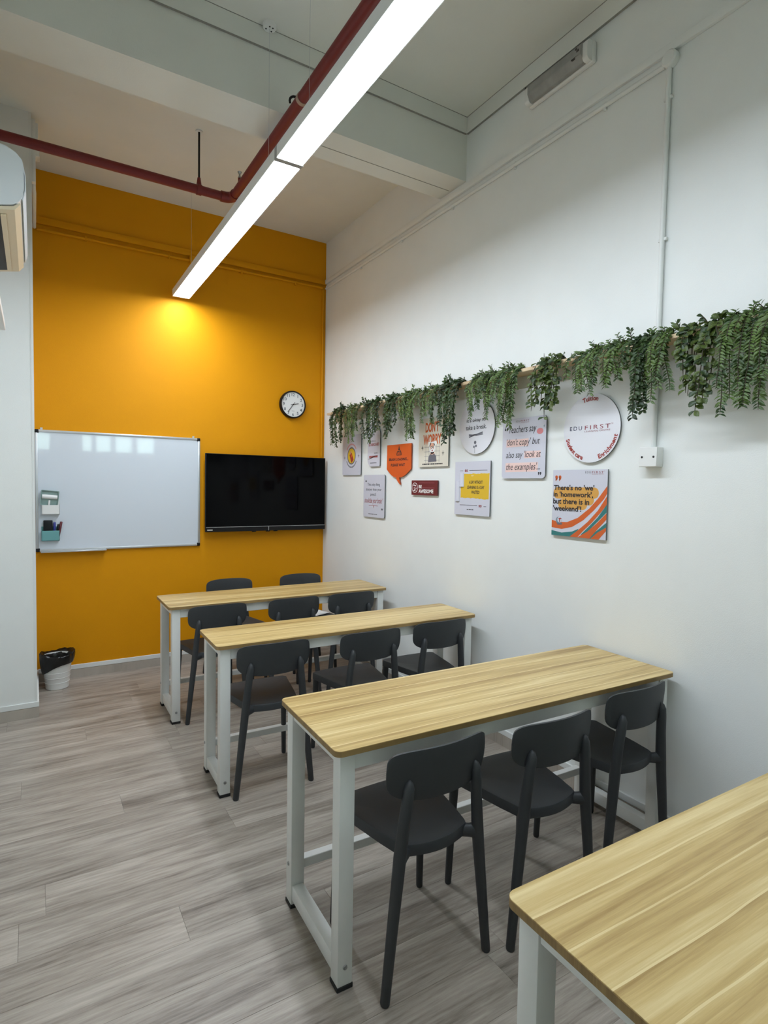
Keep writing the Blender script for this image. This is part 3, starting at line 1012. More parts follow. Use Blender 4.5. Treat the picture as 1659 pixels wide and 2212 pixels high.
def wob(a, amp):
    return amp * (math.sin(5 * a + ph[0]) * .5 + math.sin(9 * a + ph[1]) * .35 + math.sin(17 * a + ph[2]) * .3)
for j in range(12):
    ring = []
    for k in range(n):
        a = 2 * PI * k / n
        hem = 0.150 + 0.042 * math.cos(a + 0.5) + 0.006 * math.sin(3 * a)
        topz = 0.262 + 0.010 * math.sin(2 * a + 1.0) + wob(a, 0.004)
        if j <= 6:
            f = j / 6.0
            z = hem + (topz - hem) * f
            r = 0.093 + 0.105 * (z - 0.13) + 0.006 + wob(a, 0.0035) * (0.5 + f) + 0.005 * math.sin(PI * f)
        else:
            f = (j - 6) / 5.0
            z = topz - f * 0.10 - (0.004 if j > 6 else 0)
            r = (0.104 - 0.026 * f) + wob(a + .3, 0.005)
            r = min(r, 0.0795 + (z - 0.1) * 0.12 + 0.012 * (z > 0.235))
        ring.append(bm.verts.new((r * math.cos(a), r * math.sin(a), z)))
    rings.append(ring)
for a, b in zip(rings, rings[1:]):
    for k in range(n):
        bm.faces.new([a[k], a[(k + 1) % n], b[(k + 1) % n], b[k]])
mesh_obj('film', bm, m_bag, lin_, True, 180)

# ------------------------------------------------------------------ plant shelf and hanging greenery
SX0, SZ0, SZ1 = 2.265, 2.155, 2.174
sh = box_obj('plant_shelf', SX0, XR, 0.90, 4.74, SZ0, SZ1, m_shelf, None, bev=0.0015, seg=1)
tag(sh, 'long pale wooden shelf on the white wall under the hanging plants', 'shelf')

def leaf_faces(bm, base, d, nrm, L, w, shape):
    """small folded leaf, d = direction, nrm = face normal"""
    s = d.cross(nrm).normalized()
    n = nrm.normalized()
    if shape == 'round':
        rows = [(0.0, 0.10, 0.0), (0.35, 0.75, 0.02), (0.68, 1.0, 0.03), (0.90, 0.62, 0.0)]
    else:
        rows = [(0.0, 0.12, 0.0), (0.30, 0.9, 0.02), (0.62, 0.85, 0.01)]
    tip = bm.verts.new(base + d * L - n * L * 0.06)
    pl_ = pc = pr = None
    for f, ww, lift in rows:
        c = base + d * (L * f) + n * (L * lift)
        e = n * (w * 0.22 * ww)
        vl, vc, vr = bm.verts.new(c - s * w * .5 * ww + e), bm.verts.new(c), bm.verts.new(c + s * w * .5 * ww + e)
        if pc:
            bm.faces.new([pl_, pc, vc, vl])
            bm.faces.new([pc, pr, vr, vc])
        pl_, pc, pr = vl, vc, vr
    bm.faces.new([pl_, pc, tip])
    bm.faces.new([pc, pr, tip])

def strand_path(rg, y0, ylat, zend, xo):
    """starts on the shelf, goes over the front edge and hangs"""
    p = [Vector((SX0 + rg.uniform(0.02, 0.07), y0, SZ1 + 0.006)), Vector((SX0 + 0.015, y0 + ylat * .1, SZ1 + rg.uniform(0.012, 0.03)))]
    z = SZ1 + 0.0
    steps = max(4, int((z - zend) / 0.035))
    sw = rg.uniform(-0.012, 0.012)
    for k in range(1, steps + 1):
        f = k / steps
        p.append(Vector((SX0 - xo * min(1, 3 * f) * (1 - 0.35 * f) - 0.006 + rg.uniform(-.004, .004), y0 + ylat * (0.1 + 0.9 * f) + sw * math.sin(f * 5), z + (zend - z) * f)))
    return p

def up_path(rg, y0, ht):
    a = rg.uniform(-0.6, 0.6)
    b = Vector((SX0 + rg.uniform(0.0, 0.05), y0, SZ1 + 0.004))
    return [b, b + Vector((-0.012, a * 0.02, ht * .5)), b + Vector((-0.02, a * 0.05, ht))]

def plant(idx, y0, width, zbot, kind, label, n_str, leafobj=False, seed=0):
    rg = random.Random(100 + seed * 13 + idx)
    t = thing('hanging_plant', label, 'plant', (SX0, y0, SZ1), 0, 'artificial plants hanging from the shelf')
    org = Vector((SX0, y0, SZ1))
    bs = bm_new()
    bl = bm_new()
    leafspots = []
    Lr = {'fern': (0.022, 0.033), 'box': (0.024, 0.035), 'round': (0.029, 0.040)}[kind]
    wr = {'fern': 0.40, 'box': 0.55, 'round': 0.68}[kind]
    step = {'fern': 0.0115, 'box': 0.0140, 'round': 0.020}[kind]
    paths = []
    for s in range(n_str):
        f = (s + 0.5) / n_str - 0.5
        yy = y0 + f * width * 0.85 + rg.uniform(-.012, .012)
        ze = zbot + (SZ1 - zbot) * (0.0 if s == n_str // 2 else rg.uniform(0.05, 0.55) * (0.35 + 1.3 * abs(f)))
        paths.append((strand_path(rg, yy, rg.uniform(-.03, .03) - f * width * 0.12, ze, rg.uniform(0.0, 0.05)), 1))
    for s in range(max(2, n_str // 2)):
        yy = y0 + rg.uniform(-.5, .5) * width
        paths.append((up_path(rg, yy, rg.uniform(0.018, 0.055)), 0.8))
    for s in range(max(2, n_str // 3)):           # short fillers over the shelf front
        yy = y0 + rg.uniform(-.5, .5) * width
        paths.append((strand_path(rg, yy, rg.uniform(-.05, .05), SZ1 - rg.uniform(0.06, 0.13), rg.uniform(0.01, 0.06)), 1))
    for path, lf in paths:
        add_tube(bs, [p - org for p in path], [0.0022] * (len(path) - 1) + [0.0008], 5)
        # walk along the path
        acc = 0.0
        tog = 0
        for a, b in zip(path, path[1:]):
            seg = (b - a).length
            tdir = (b - a).normalized()
            while acc < seg:
                base = a + tdir * acc
                side = Vector((0.15, 1, 0)) if abs(tdir.z) > 0.5 else Vector((0, 1, 0.1))
                for sgn in (-1, 1):
                    az = rg.uniform(-.5, .5) if kind == 'fern' else rg.uniform(-1.0, 1.0)
                    out_ = (side * math.cos(az) + Vector((-1, 0, 0)) * abs(math.sin(az)) * rg.choice((1, 1, -0.4))) * sgn
                    if out_.x > 0.25: out_.x *= -0.5
                    d = (out_ * 0.9 + tdir * rg.uniform(0.35, 0.8)).normalized()
                    nr = (Vector((-0.75, rg.uniform(-.5, .5), rg.uniform(0.1, 0.9))))
                    nr = (nr - d * nr.dot(d)).normalized()
                    L = rg.uniform(*Lr) * lf
                    if base.x + d.x * L > XR - 0.01: continue
                    if base.z + d.z * L < SZ1 + 0.002 and base.x + max(0, d.x * L) > SX0 - 0.002 and base.z + d.z * L > SZ0 - 0.002:
                        d.x = -abs(d.x) - 0.3
                        d.normalize()
                        nr = (nr - d * nr.dot(d)).normalized()
                    if leafobj and rg.random() < 0.62:
                        leafspots.append((base - org, d.copy(), nr.copy(), L))
                    elif not leafobj:
                        leaf_faces(bl, base - org, d, nr, L, L * wr, 'round' if kind != 'fern' else 'thin')
                acc += step
            acc -= seg
    mesh_obj('stems', bs, m_stem, t, True)
    lm = {'fern': m_leafB, 'box': m_leafA, 'round': m_leafC}[kind]
    if leafobj:
        protos = []
        for v in range(3):
            b1 = bm_new()
            leaf_faces(b1, Vector((0, 0, 0)), Vector((1, 0, 0)), Vector((0, 0, 1)), 1.0, wr * (0.9 + 0.12 * v), 'round')
            me = bpy.data.meshes.new('leaf')
            bmesh.ops.recalc_face_normals(b1, faces=b1.faces)
            b1.to_mesh(me)
            b1.free()
            me.materials.append(m_leafC if v != 1 else m_leafA)
            me.polygons.foreach_set('use_smooth', [True] * len(me.polygons))
            protos.append(me)
        rg.shuffle(leafspots)
        for (b, d, nr, L) in leafspots[:280]:
            o = bpy.data.objects.new('leaf', rg.choice(protos))
            link(o, t)
            e2 = nr.cross(d)
            mt = Matrix(((d.x, e2.x, nr.x, b.x), (d.y, e2.y, nr.y, b.y), (d.z, e2.z, nr.z, b.z), (0, 0, 0, 1)))
            o.matrix_basis = mt @ Matrix.Scale(L, 4)
        bl.free()
    else:
        lo = mesh_obj('foliage', bl, lm, t, True, 180)
        tag(lo, kind='stuff')
    return t

PLANTS = [
    (3.985, 0.22, 1.820, 'box', 5, False, 'dark small-leaved hanging plant at the far left end of the shelf, by the corner'),
    (3.755, 0.27, 1.845, 'fern', 6, False, 'fine-leaved hanging fern above the grey sign with the yellow disc'),
    (3.460, 0.27, 1.825, 'box', 6, False, 'small-leaved hanging plant above the slim rounded sign'),
    (3.225, 0.16, 1.842, 'box', 4, False, 'narrow dark hanging plant between the slim sign and the orange bubble'),
    (3.065, 0.14, 1.950, 'fern', 4, False, 'short hanging fern just above the orange speech bubble'),
    (2.965, 0.15, 1.812, 'fern', 4, False, 'hanging fern with one long strand pointing at the orange speech bubble'),
    (2.790, 0.20, 1.895, 'fern', 5, False, 'hanging fern over the left half of the beige cartoon sign'),
    (2.596, 0.19, 1.778, 'box', 6, False, 'long dense dark hanging plant over the right half of the beige cartoon sign'),
    (2.370, 0.15, 1.895, 'fern', 4, False, 'hanging fern over the left side of the round break sign'),
    (2.235, 0.13, 1.885, 'fern', 4, False, 'short hanging fern over the middle of the round break sign'),
    (2.125, 0.15, 1.815, 'fern', 5, False, 'hanging fern with a long strand beside the right edge of the round break sign'),
    (1.880, 0.22, 1.850, 'round', 7, True, 'round-leaved hanging plant above the sign quoting teachers'),
    (1.650, 0.16, 1.925, 'fern', 5, False, 'short hanging fern directly above the large round logo sign'),
    (1.520, 0.11, 1.935, 'fern', 4, False, 'short hanging fern to the upper right of the large round logo sign'),
    (1.415, 0.09, 1.800, 'box', 3, False, 'long thin hanging plant just left of the vertical conduit'),
    (1.330, 0.10, 1.862, 'fern', 4, False, 'hanging fern in front of the vertical conduit'),
    (1.172, 0.17, 1.800, 'round', 7, True, 'large round-leaved hanging plant right of the vertical conduit'),
    (1.050, 0.08, 1.784, 'fern', 4, False, 'long hanging fern with drooping tips, second from the right edge'),
    (0.960, 0.13, 1.790, 'fern', 5, False, 'hanging fern cut off by the right edge of the picture'),
]
for i, (y0, wd, zb, kind, ns, lo, lab) in enumerate(PLANTS):
    plant(i, y0 * 1.125, wd * 1.125, 1.524 + (zb - 1.524) * 1.125, kind, lab, ns + 2, lo)

# ------------------------------------------------------------------ wall signs
m_sign_edge = mat('sign_edge_grey', srgb(96, 100, 98), 0.5)
m_sign_white = mat('sign_white', srgb(226, 226, 230), 0.35)
m_sign_grey = mat('sign_lilac_grey', srgb(206, 206, 216), 0.4)
m_ink = mat('ink_black', srgb(38, 38, 42), 0.6)
m_inkg = mat('ink_grey', srgb(104, 104, 112), 0.6)
m_inkr = mat('ink_red', srgb(160, 54, 44), 0.6)
m_inko = mat('ink_orange', srgb(208, 96, 38), 0.6)
m_inknavy = mat('ink_navy', srgb(48, 54, 84), 0.6)
m_inkrose = mat('ink_rose', srgb(150, 78, 84), 0.6)
m_pink = mat('ink_pale_pink', srgb(236, 204, 196), 0.6)
m_pink2 = mat('ink_pink', srgb(212, 132, 134), 0.6)
m_ochre = mat('ink_ochre', srgb(214, 158, 74), 0.6)
m_tealink = mat('ink_teal', srgb(48, 118, 116), 0.6)
m_yel = mat('ink_yellow', srgb(222, 182, 44), 0.6)
m_bub = mat('sign_orange', srgb(214, 92, 34), 0.45)
m_maroon = mat('sign_maroon', srgb(108, 34, 36), 0.45)
m_beige = mat('sign_beige', srgb(224, 218, 202), 0.45)
m_skin = mat('ink_skin', srgb(228, 172, 146), 0.6)
m_inkw = mat('ink_white', srgb(240, 238, 234), 0.6)

class Sign:
    """a flat board on the right wall; local u to the right as seen, v up, w out of the wall"""
    def __init__(s, label, yc, zc, w, h, pts, face, edge=None, th=0.008, gap=0.006):
        s.w, s.h = w, h
        s.t = thing('wall_sign', label, 'sign', (XR, yc, zc), 0, 'printed signs on the white wall')
        s.z0 = gap
        s.zf = gap + th
        bm = bm_new()
        add_prism(bm, pts, s.z0, s.zf, s.map, (0, 1))
        mesh_obj('panel', bm, [face, edge or m_sign_edge], s.t)
        # stand-off pads behind the board
        bm = bm_new()
        for (a, b) in ((-.25, .25), (.25, .25), (-.25, -.2), (.25, -.2)):
            add_prism(bm, [(a * w - .01, b * h - .01), (a * w + .01, b * h - .01), (a * w + .01, b * h + .01), (a * w - .01, b * h + .01)], 0.0, s.z0, s.map)
        mesh_obj('mounting_pad', bm, m_sign_edge, s.t)
        s.lay = 0
    def map(s, u, v, w):
        return (-w, -u, v)
    def n2(s, p):      # normalised (0..1, 0..1 down) -> local
        return ((p[0] - 0.5) * s.w, (0.5 - p[1]) * s.h)
    def poly(s, pts, m, name='print', norm=True, lay=1):
        q = [s.n2(p) for p in pts] if norm else pts
        bm = bm_new()
        add_prism(bm, q, s.zf - 0.001, s.zf + 0.00025 * lay, s.map)
        for f in list(bm.faces):
            if len(f.verts) > 4:
                bmesh.ops.triangulate(bm, faces=[f])
        return mesh_obj(name, bm, m, s.t)
    def text(s, body, box, m, shear=0.0, bold=0.0, lay=3, name='lettering', rot=0.0, spacing=1.0):
        """fit the text into box = (u0,u1,v0,v1) normalised"""
        b = text_bm(body, 1.0, shear, bold, 'LEFT', spacing)
        x0, x1, y0, y1 = bm_bounds(b)
        (ua, va), (ub, vb) = s.n2((box[0], box[3])), s.n2((box[1], box[2]))
        sx, sy = (ub - ua) / (x1 - x0), (vb - va) / (y1 - y0)
        cu, cv = (ua + ub) / 2, (va + vb) / 2
        c_, s_ = math.cos(rot), math.sin(rot)
        for v in b.verts:
            u_, v_ = ua + (v.co.x - x0) * sx - cu, va + (v.co.y - y0) * sy - cv
            v.co = s.map(cu + u_ * c_ - v_ * s_, cv + u_ * s_ + v_ * c_, s.zf + 0.00025 * lay)
        return mesh_obj(name, b, m, s.t)
    def arc_text(s, body, R, a0, a1, size, m, inward, bold=0.02, c=(0, 0), lay=3, name='lettering'):
        ws = []
        bms = []
        for ch in body:
            if ch == ' ':
                ws.append(0.35)
                bms.append(None)
                continue
            b = text_bm(ch, 1.0, 0, bold, 'LEFT')
            x0, x1, y0, y1 = bm_bounds(b)
            ws.append(x1 - x0 + 0.10)
            bms.append((b, x0, x1))
        tot = sum(ws)
        acc = 0
        big = bm_new()
        for wv, bb in zip(ws, bms):
            a = a0 + (a1 - a0) * (acc + wv / 2) / tot
            acc += wv
            if not bb: continue
            b, x0, x1 = bb
            ca, sa = math.cos(a), math.sin(a)
            for v in b.verts:
                x, yv = (v.co.x - (x0 + x1) / 2) * size, v.co.y * size
                if inward:   # tops point to the centre, reading counter-clockwise
                    u_, v_ = ca * (R - yv) - sa * x, sa * (R - yv) + ca * x
                else:
                    u_, v_ = ca * (R + yv) + sa * x, sa * (R + yv) - ca * x
                v.co = s.map(c[0] + u_, c[1] + v_, s.zf + 0.00025 * lay)
            tmp = bpy.data.meshes.new('x')
            b.to_mesh(tmp)
            b.free()
            big.from_mesh(tmp)
            bpy.data.meshes.remove(tmp)
        return mesh_obj(name, big, m, s.t)
    def dashes(s, u0, u1, v, hgt, m, seed=0, name='small_print'):
        """a row of print too small to read: short bars"""
        rg = random.Random(seed)
        bm = bm_new()
        u = u0
        while u < u1:
            L = rg.uniform(0.03, 0.07)
            q = [s.n2(p) for p in ((u, v + hgt / 2), (min(u + L, u1), v + hgt / 2), (min(u + L, u1), v - hgt / 2), (u, v - hgt / 2))]
            add_prism(bm, q, s.zf - 0.001, s.zf + 0.0005, s.map)
            u += L + 0.012
        return mesh_obj(name, bm, m, s.t)
    def quotes(s, u, v, hgt, m, opening=True):
        """a pair of heavy quotation marks; u,v = centre (normalised), hgt normalised"""
        bm = bm_new()
        cu, cv = s.n2((u, v))
        H = hgt * s.h
        sg = 1 if not opening else -1
        for k in (-1, 1):
            ox = cu + k * H * 0.40
            shape = [(-.28, .10), (-.30, .32), (-.16, .48), (.10, .50), (.28, .34), (.30, .08), (.18, -.22), (-.12, -.50), (-.20, -.44), (0.0, -.16), (.06, -.02), (-.14, .0)]
            pts = [(ox + sg * p[0] * H, cv + sg * p[1] * H) for p in shape]
            add_prism(bm, pts, s.zf - 0.001, s.zf + 0.0007, s.map)
        bmesh.ops.triangulate(bm, faces=[f for f in bm.faces if len(f.verts) > 4])
        return mesh_obj('quote_marks', bm, m, s.t)
    def sparkle(s, u, v, r, m):
        cu, cv = s.n2((u, v))
        R = r * s.h
        pts = []
        for k in range(16):
            a = 2 * PI * k / 16
            f = 1.0 if k % 4 == 0 else (0.32 if k % 2 else 0.18)
            if k % 4 == 2: f = 0.20
            pts.append((cu + R * f * math.cos(a), cv + R * f * math.sin(a)))
        return s.poly(pts, m, 'sparkle', False, 3)
    def disc(s, u, v, r, m, lay=2, name='disc', rx=None, n=36):
        cu, cv = s.n2((u, v))
        return s.poly([(cu + a, cv + b) for a, b in circle_pts(r * s.h, n, (rx or r) * s.h)], m, name, False, lay)

def bar(s, u0, u1, v, hgt, m, lay=2, name='rule'):
    return s.poly([(u0, v + hgt / 2), (u1, v + hgt / 2), (u1, v - hgt / 2), (u0, v - hgt / 2)], m, name, True, lay)

def logo(s, box, m1, m2, m3, sub=True):
    u0, u1, v0, v1 = box
    um = u0 + (u1 - u0) * 0.36
    s.text('EDU', (u0, um - 0.022 * (u1 - u0) * 3, v0, v1), m1, spacing=1.35, bold=0.005)
    s.text('FIRST', (um, u1 - 0.06 * (u1 - u0), v0, v1), m2, spacing=1.35, bold=0.005)
    s.text('TM', (u1 - 0.045 * (u1 - u0), u1, v0 - 0.1 * (v1 - v0), v0 + 0.18 * (v1 - v0)), m2)
    if sub:
        s.text('LEARNING CENTRE', (um, u1 - 0.06 * (u1 - u0), v1 + 0.25 * (v1 - v0), v1 + 0.62 * (v1 - v0)), m3, spacing=1.1)

# 1 -- grey card with the yellow disc
s = Sign('grey sign with a yellow disc and a red book, leftmost on the wall', 4.410, 1.788, 0.338, 0.345, round_rect(0.338, 0.345, 0.012), m_sign_grey)
s.disc(0.5, 0.52, 0.218, m_inkg, 2, 'ring')
s.disc(0.5, 0.52, 0.185, m_yel, 3, 'disc')
s.poly([(0.40, 0.50), (0.52, 0.44), (0.62, 0.62), (0.50, 0.70)], m_inkr, 'book_icon', True, 4)
s.poly([(0.46, 0.51), (0.535, 0.475), (0.56, 0.53), (0.485, 0.57)], m_inko, 'book_label', True, 5)
s.poly([(0.42, 0.46), (0.46, 0.40), (0.50, 0.42), (0.47, 0.49)], m_pink2, 'icon_flap', True, 4)
s.sparkle(0.13, 0.56, 0.055, m_inkg)
s.sparkle(0.88, 0.53, 0.055, m_inkg)
for (r_, lo_, hi_, mm, vv) in ((0.098, 1.15 * PI, 1.85 * PI, m_inkg, 0), (0.100, 0.2 * PI, 0.8 * PI, m_pink2, 0)):
    bm = bm_new()
    k = lo_
    rg = random.Random(int(r_ * 1e4))
    while k < hi_:
        st = rg.uniform(0.07, 0.13)
        pts = []
        for rr, aa in ((r_ - .006, k), (r_ + .006, k), (r_ + .006, k + st * .7), (r_ - .006, k + st * .7)):
            cu, cv = s.n2((0.5, 0.52))
            pts.append((cu + rr * math.cos(aa), cv + rr * math.sin(aa)))
        add_prism(bm, pts, s.zf - 0.001, s.zf + 0.0005, s.map)
        k += st
    mesh_obj('curved_print', bm, mm, s.t)

# 2 -- slim leaf-shaped card
s = Sign('slim grey sign with two rounded corners and the word staircase', 4.030, 1.851, 0.196, 0.338, round_rect(0.196, 0.338, 0.085, 8, (0.72, .12, 1, .12)), m_sign_grey)
s.text('SUCCESS IS A', (0.12, 0.66, 0.375, 0.415), m_ink)
s.text('STAIRCASE', (0.10, 0.90, 0.44, 0.51), m_inkr, bold=0.02)
s.text('NOT A', (0.56, 0.88, 0.665, 0.705), m_ink, bold=0.01)
s.dashes(0.14, 0.84, 0.765, 0.045, m_inkr, 4, 'struck_word')
s.poly([(0.06, 0.83), (0.3, 0.785), (0.6, 0.745), (0.86, 0.735), (0.6, 0.765), (0.32, 0.805)], m_ink, 'strike_stroke', True, 4)
s.dashes(0.22, 0.74, 0.915, 0.018, m_inkg, 5)

# 3 -- orange speech bubble
bw, bh = 0.338, 0.304
bt = 1.841
bub = [(-.169, .152), (-.169, -.035)]
for k in range(1, 8):
    a = k / 8
    bub.append((-.169 + .134 * a, -.035 - .062 * math.sin(a * PI / 2)))
bub += [(-.035, -.097), (-.022, -.118), (.000, -.136), (.024, -.152), (.030, -.150), (.018, -.126), (.012, -.098)]
for k in range(1, 9):
    a = k / 8
    bub.append((.012 + .157 * a, -.098 + .063 * (1 - math.cos(a * PI / 2))))
bub += [(.169, .152)]
bub = list(reversed(bub))
s = Sign('orange speech bubble sign about a loading brain', 3.653, bt - bh / 2, bw, bh, bub, m_bub, mat('sign_orange_edge', srgb(150, 66, 30), 0.5))
s.text('BRAIN LOADING...', (0.10, 0.89, 0.335, 0.405), m_ink, bold=0.03)
s.text('PLEASE WAIT', (0.18, 0.76, 0.475, 0.545), m_ink, bold=0.03)
s.poly([(0.475, 0.145), (0.51, 0.03), (0.545, 0.145)], m_ink, 'icon_tip', True, 3)
s.poly([(0.44, 0.17), (0.58, 0.155), (0.605, 0.215), (0.61, 0.275), (0.41, 0.275), (0.415, 0.215)], m_ink, 'icon_body', True, 3)
s.poly([(0.455, 0.19), (0.565, 0.18), (0.58, 0.26), (0.44, 0.262)], m_bub, 'icon_window', True, 4)
s.disc(0.512, 0.222, 0.033, m_ink, 5, 'icon_knob')
s.disc(0.512, 0.222, 0.018, m_bub, 6, 'icon_eye')

# 4 -- beige cartoon card
s = Sign('beige sign with orange capitals and a small white-haired figure', 3.217, 1.833, 0.344, 0.338, round_rect(0.344, 0.338, 0.002, 2), m_beige)
for v in (0.60, 0.69, 0.78, 0.87): bar(s, 0.20, 0.72, v, 0.006, m_inkg, 1, 'grid_line')
for u in (0.25, 0.36, 0.60, 0.70): s.poly([(u, 0.92), (u + .005, 0.92), (u + .005, 0.55), (u, 0.55)], m_inkg, 'grid_line', True, 1)
s.text("DON'T", (0.23, 0.68, 0.085, 0.295), m_inko, bold=0.035)
s.text('WORRY', (0.16, 0.77, 0.335, 0.545), m_inko, bold=0.035)
s.disc(0.47, 0.615, 0.125, m_inkw, 4, 'hair', 0.10)
s.disc(0.385, 0.535, 0.05, m_inkw, 4, 'hair_tuft')
s.disc(0.565, 0.525, 0.05, m_inkw, 4, 'hair_tuft')
s.disc(0.47, 0.595, 0.085, m_skin, 5, 'face', 0.066)
s.disc(0.447, 0.605, 0.024, m_ink, 6, 'spectacle')
s.disc(0.505, 0.60, 0.024, m_ink, 6, 'spectacle')
s.disc(0.447, 0.605, 0.013, m_inkw, 7, 'lens')
s.disc(0.505, 0.60, 0.013, m_inkw, 7, 'lens')
s.disc(0.475, 0.665, 0.042, m_inkw, 6, 'beard', 0.05)
s.disc(0.478, 0.67, 0.018, m_inkr, 7, 'mouth')
s.poly([(0.43, 0.70), (0.53, 0.70), (0.56, 0.75), (0.40, 0.75)], m_skin, 'neck', True, 4)
s.poly([(0.34, 0.905), (0.35, 0.80), (0.41, 0.735), (0.47, 0.765), (0.54, 0.73), (0.60, 0.79), (0.62, 0.895)], m_inkg, 'jumper', True, 5)
s.sparkle(0.13, 0.605, 0.052, m_ink)
s.sparkle(0.83, 0.735, 0.052, m_ink)
s.dashes(0.14, 0.82, 0.945, 0.026, m_ink, 8)

# 5 -- pencil quote
s = Sign('white quotation sign about a pencil, lower left of the group', 4.018, 1.442, 0.338, 0.345, round_rect(0.338, 0.345, 0.014), m_sign_grey)
s.quotes(0.125, 0.145, 0.05, m_ink, True)
s.text('The only thing', (0.20, 0.78, 0.195, 0.275), m_ink)
s.text('sharper than your', (0.12, 0.86, 0.315, 0.39), m_ink)
s.text('pencil,', (0.35, 0.61, 0.425, 0.51), m_ink)
s.text('should be your brain!', (0.06, 0.90, 0.545, 0.70), m_inkr, shear=0.3)
bar(s, 0.27, 0.70, 0.725, 0.008, m_inkr)
s.poly([(0.49, 0.725), (0.515, 0.725), (0.505, 0.785)], m_inkr, 'pen_stroke', True, 3)
s.quotes(0.895, 0.80, 0.05, m_ink, False)
s.dashes(0.26, 0.68, 0.925, 0.016, m_inkg, 9)

# 6 -- maroon plaque
s = Sign('small maroon plaque reading be awesome', 3.315, 1.517, 0.317, 0.105, round_rect(0.317, 0.105, 0.004, 3), m_maroon, mat('sign_maroon_edge', srgb(70, 22, 24), 0.5))
s.disc(0.135, 0.5, 0.345, m_inkw, 2, 'ring')
s.disc(0.135, 0.5, 0.305, m_maroon, 3, 'ring_centre')
for (u, v, r_) in ((0.105, 0.33, .05), (0.16, 0.36, .045), (0.115, 0.52, .035), (0.14, 0.66, .06), (0.185, 0.54, .04), (0.10, 0.70, .04)):
    s.disc(u, v, r_, m_inkw, 4, 'ring_mark', r_ * 1.5, 14)
s.text('BE', (0.29, 0.41, 0.32, 0.53), m_inkw, bold=0.03)
s.text('AWESOME', (0.29, 0.85, 0.60, 0.86), m_inkw, bold=0.03)
bar(s, 0.43, 0.88, 0.50, 0.035, m_inkrose)
s.dashes(0.29, 0.88, 0.17, 0.045, m_inkrose, 11)

# 7 -- round break sign
s = Sign("round white sign saying it's okay to take a break", 2.767, 1.901, 0.335, 0.335, circle_pts(0.1675, 64), m_sign_white)
s.text("it's okay to", (0.22, 0.76, 0.335, 0.42), m_ink, bold=0.012)
s.text('take a break.', (0.20, 0.78, 0.46, 0.545), m_ink, bold=0.012)
s.poly([(0.29, 0.64), (0.68, 0.615), (0.68, 0.632), (0.29, 0.66)], m_inkg, 'brush_rule', True, 2)
s.poly([(0.29, 0.67), (0.68, 0.595), (0.68, 0.61), (0.30, 0.69)], m_inkg, 'brush_rule', True, 3)
s.poly([(0.29, 0.622), (0.5, 0.645), (0.69, 0.64), (0.69, 0.652), (0.5, 0.662), (0.29, 0.635)], m_inkg, 'brush_rule', True, 3)
for (u, v, r_) in ((0.475, 0.785, .032), (0.50, 0.85, .024), (0.445, 0.865, .022)):
    s.disc(u, v, r_, m_inkg, 3, 'flower', None, 16)
bar(s, 0.462, 0.468, 0.93, 0.10, m_inkg, 2, 'flower_stalk')

# 8 -- torn yellow paper
s = Sign('white sign with a torn yellow panel and curled paper', 2.798, 1.519, 0.339, 0.339, round_rect(0.339, 0.339, 0.0015, 2), m_sign_grey)
rg = random.Random(5)
top = [(0.27 + 0.71 * k / 16, 0.225 + rg.uniform(-.007, .009)) for k in range(17)]
bot = [(0.97 - 0.79 * k / 16, 0.695 + rg.uniform(-.009, .007) - 0.02 * (k / 16)) for k in range(17)]
s.poly([(0.18, 0.36)] + [(0.27, 0.36)] + top + bot, m_yel, 'torn_panel', True, 2)
m_curl = mat('curled_paper', srgb(214, 214, 224), 0.6)
for (ua, ub, va, vb) in ((0.145, 0.275, 0.215, 0.47), (0.035, 0.155, 0.365, 0.745)):
    (u0_, v0_), (u1_, v1_) = s.n2((ua, vb)), s.n2((ub, va))
    R = (u1_ - u0_) / 2
    bm = bm_new()
    pts = [(R * math.cos(a), 0.010 * math.sin(a)) for a in [k * PI / 10 for k in range(11)]]
    add_prism(bm, pts, v0_, v1_, lambda a, b, c: s.map((u0_ + u1_) / 2 + a, c, s.zf + b))
    mesh_obj('paper_curl', bm, m_curl, s.t, True, 50)
s.quotes(0.33, 0.165, 0.055, m_inkr, True)
bar(s, 0.15, 0.24, 0.17, 0.006, m_ink)
bar(s, 0.42, 0.92, 0.168, 0.008, m_ink)
s.text('A DAY WITHOUT', (0.42, 0.80, 0.355, 0.415), m_ink, bold=0.03)
s.text('LEARNING IS A DAY', (0.37, 0.85, 0.45, 0.51), m_ink, bold=0.03)
s.text('WASTED!', (0.49, 0.72, 0.54, 0.60), m_ink, bold=0.03)
bar(s, 0.16, 0.66, 0.815, 0.008, m_ink)
s.quotes(0.745, 0.825, 0.055, m_inkr, False)
bar(s, 0.84, 0.91, 0.825, 0.008, m_ink)
s.dashes(0.37, 0.56, 0.895, 0.014, m_ink, 12)
s.text('EF', (0.49, 0.545, 0.255, 0.275), m_inkw)

# 9 -- teachers quote
s = Sign('white rounded sign quoting teachers, with pink highlighted lines', 2.362, 1.751, 0.335, 0.340, round_rect(0.335, 0.340, 0.020), m_sign_grey)
logo(s, (0.32, 0.64, 0.035, 0.065), m_inkg, m_inkrose, m_inkrose)
for q in ((0.10, 0.62, 0.345, 0.475), (0.53, 0.89, 0.555, 0.67), (0.09, 0.84, 0.74, 0.895)):
    s.poly([(q[0], q[3]), (q[1], q[3] - .005), (q[1], q[2]), (q[0], q[2])], m_pink, 'highlight', True, 1)
s.quotes(0.09, 0.165, 0.055, m_ink, True)
for body, q in (('Teachers say', (0.15, 0.79, 0.125, 0.275)), ("'don't copy' but", (0.11, 0.87, 0.335, 0.48)), ("also say 'look at", (0.10, 0.90, 0.545, 0.69)), ("the examples'...", (0.11, 0.89, 0.745, 0.895))):
    s.text(body, q, m_ink, shear=0.22)
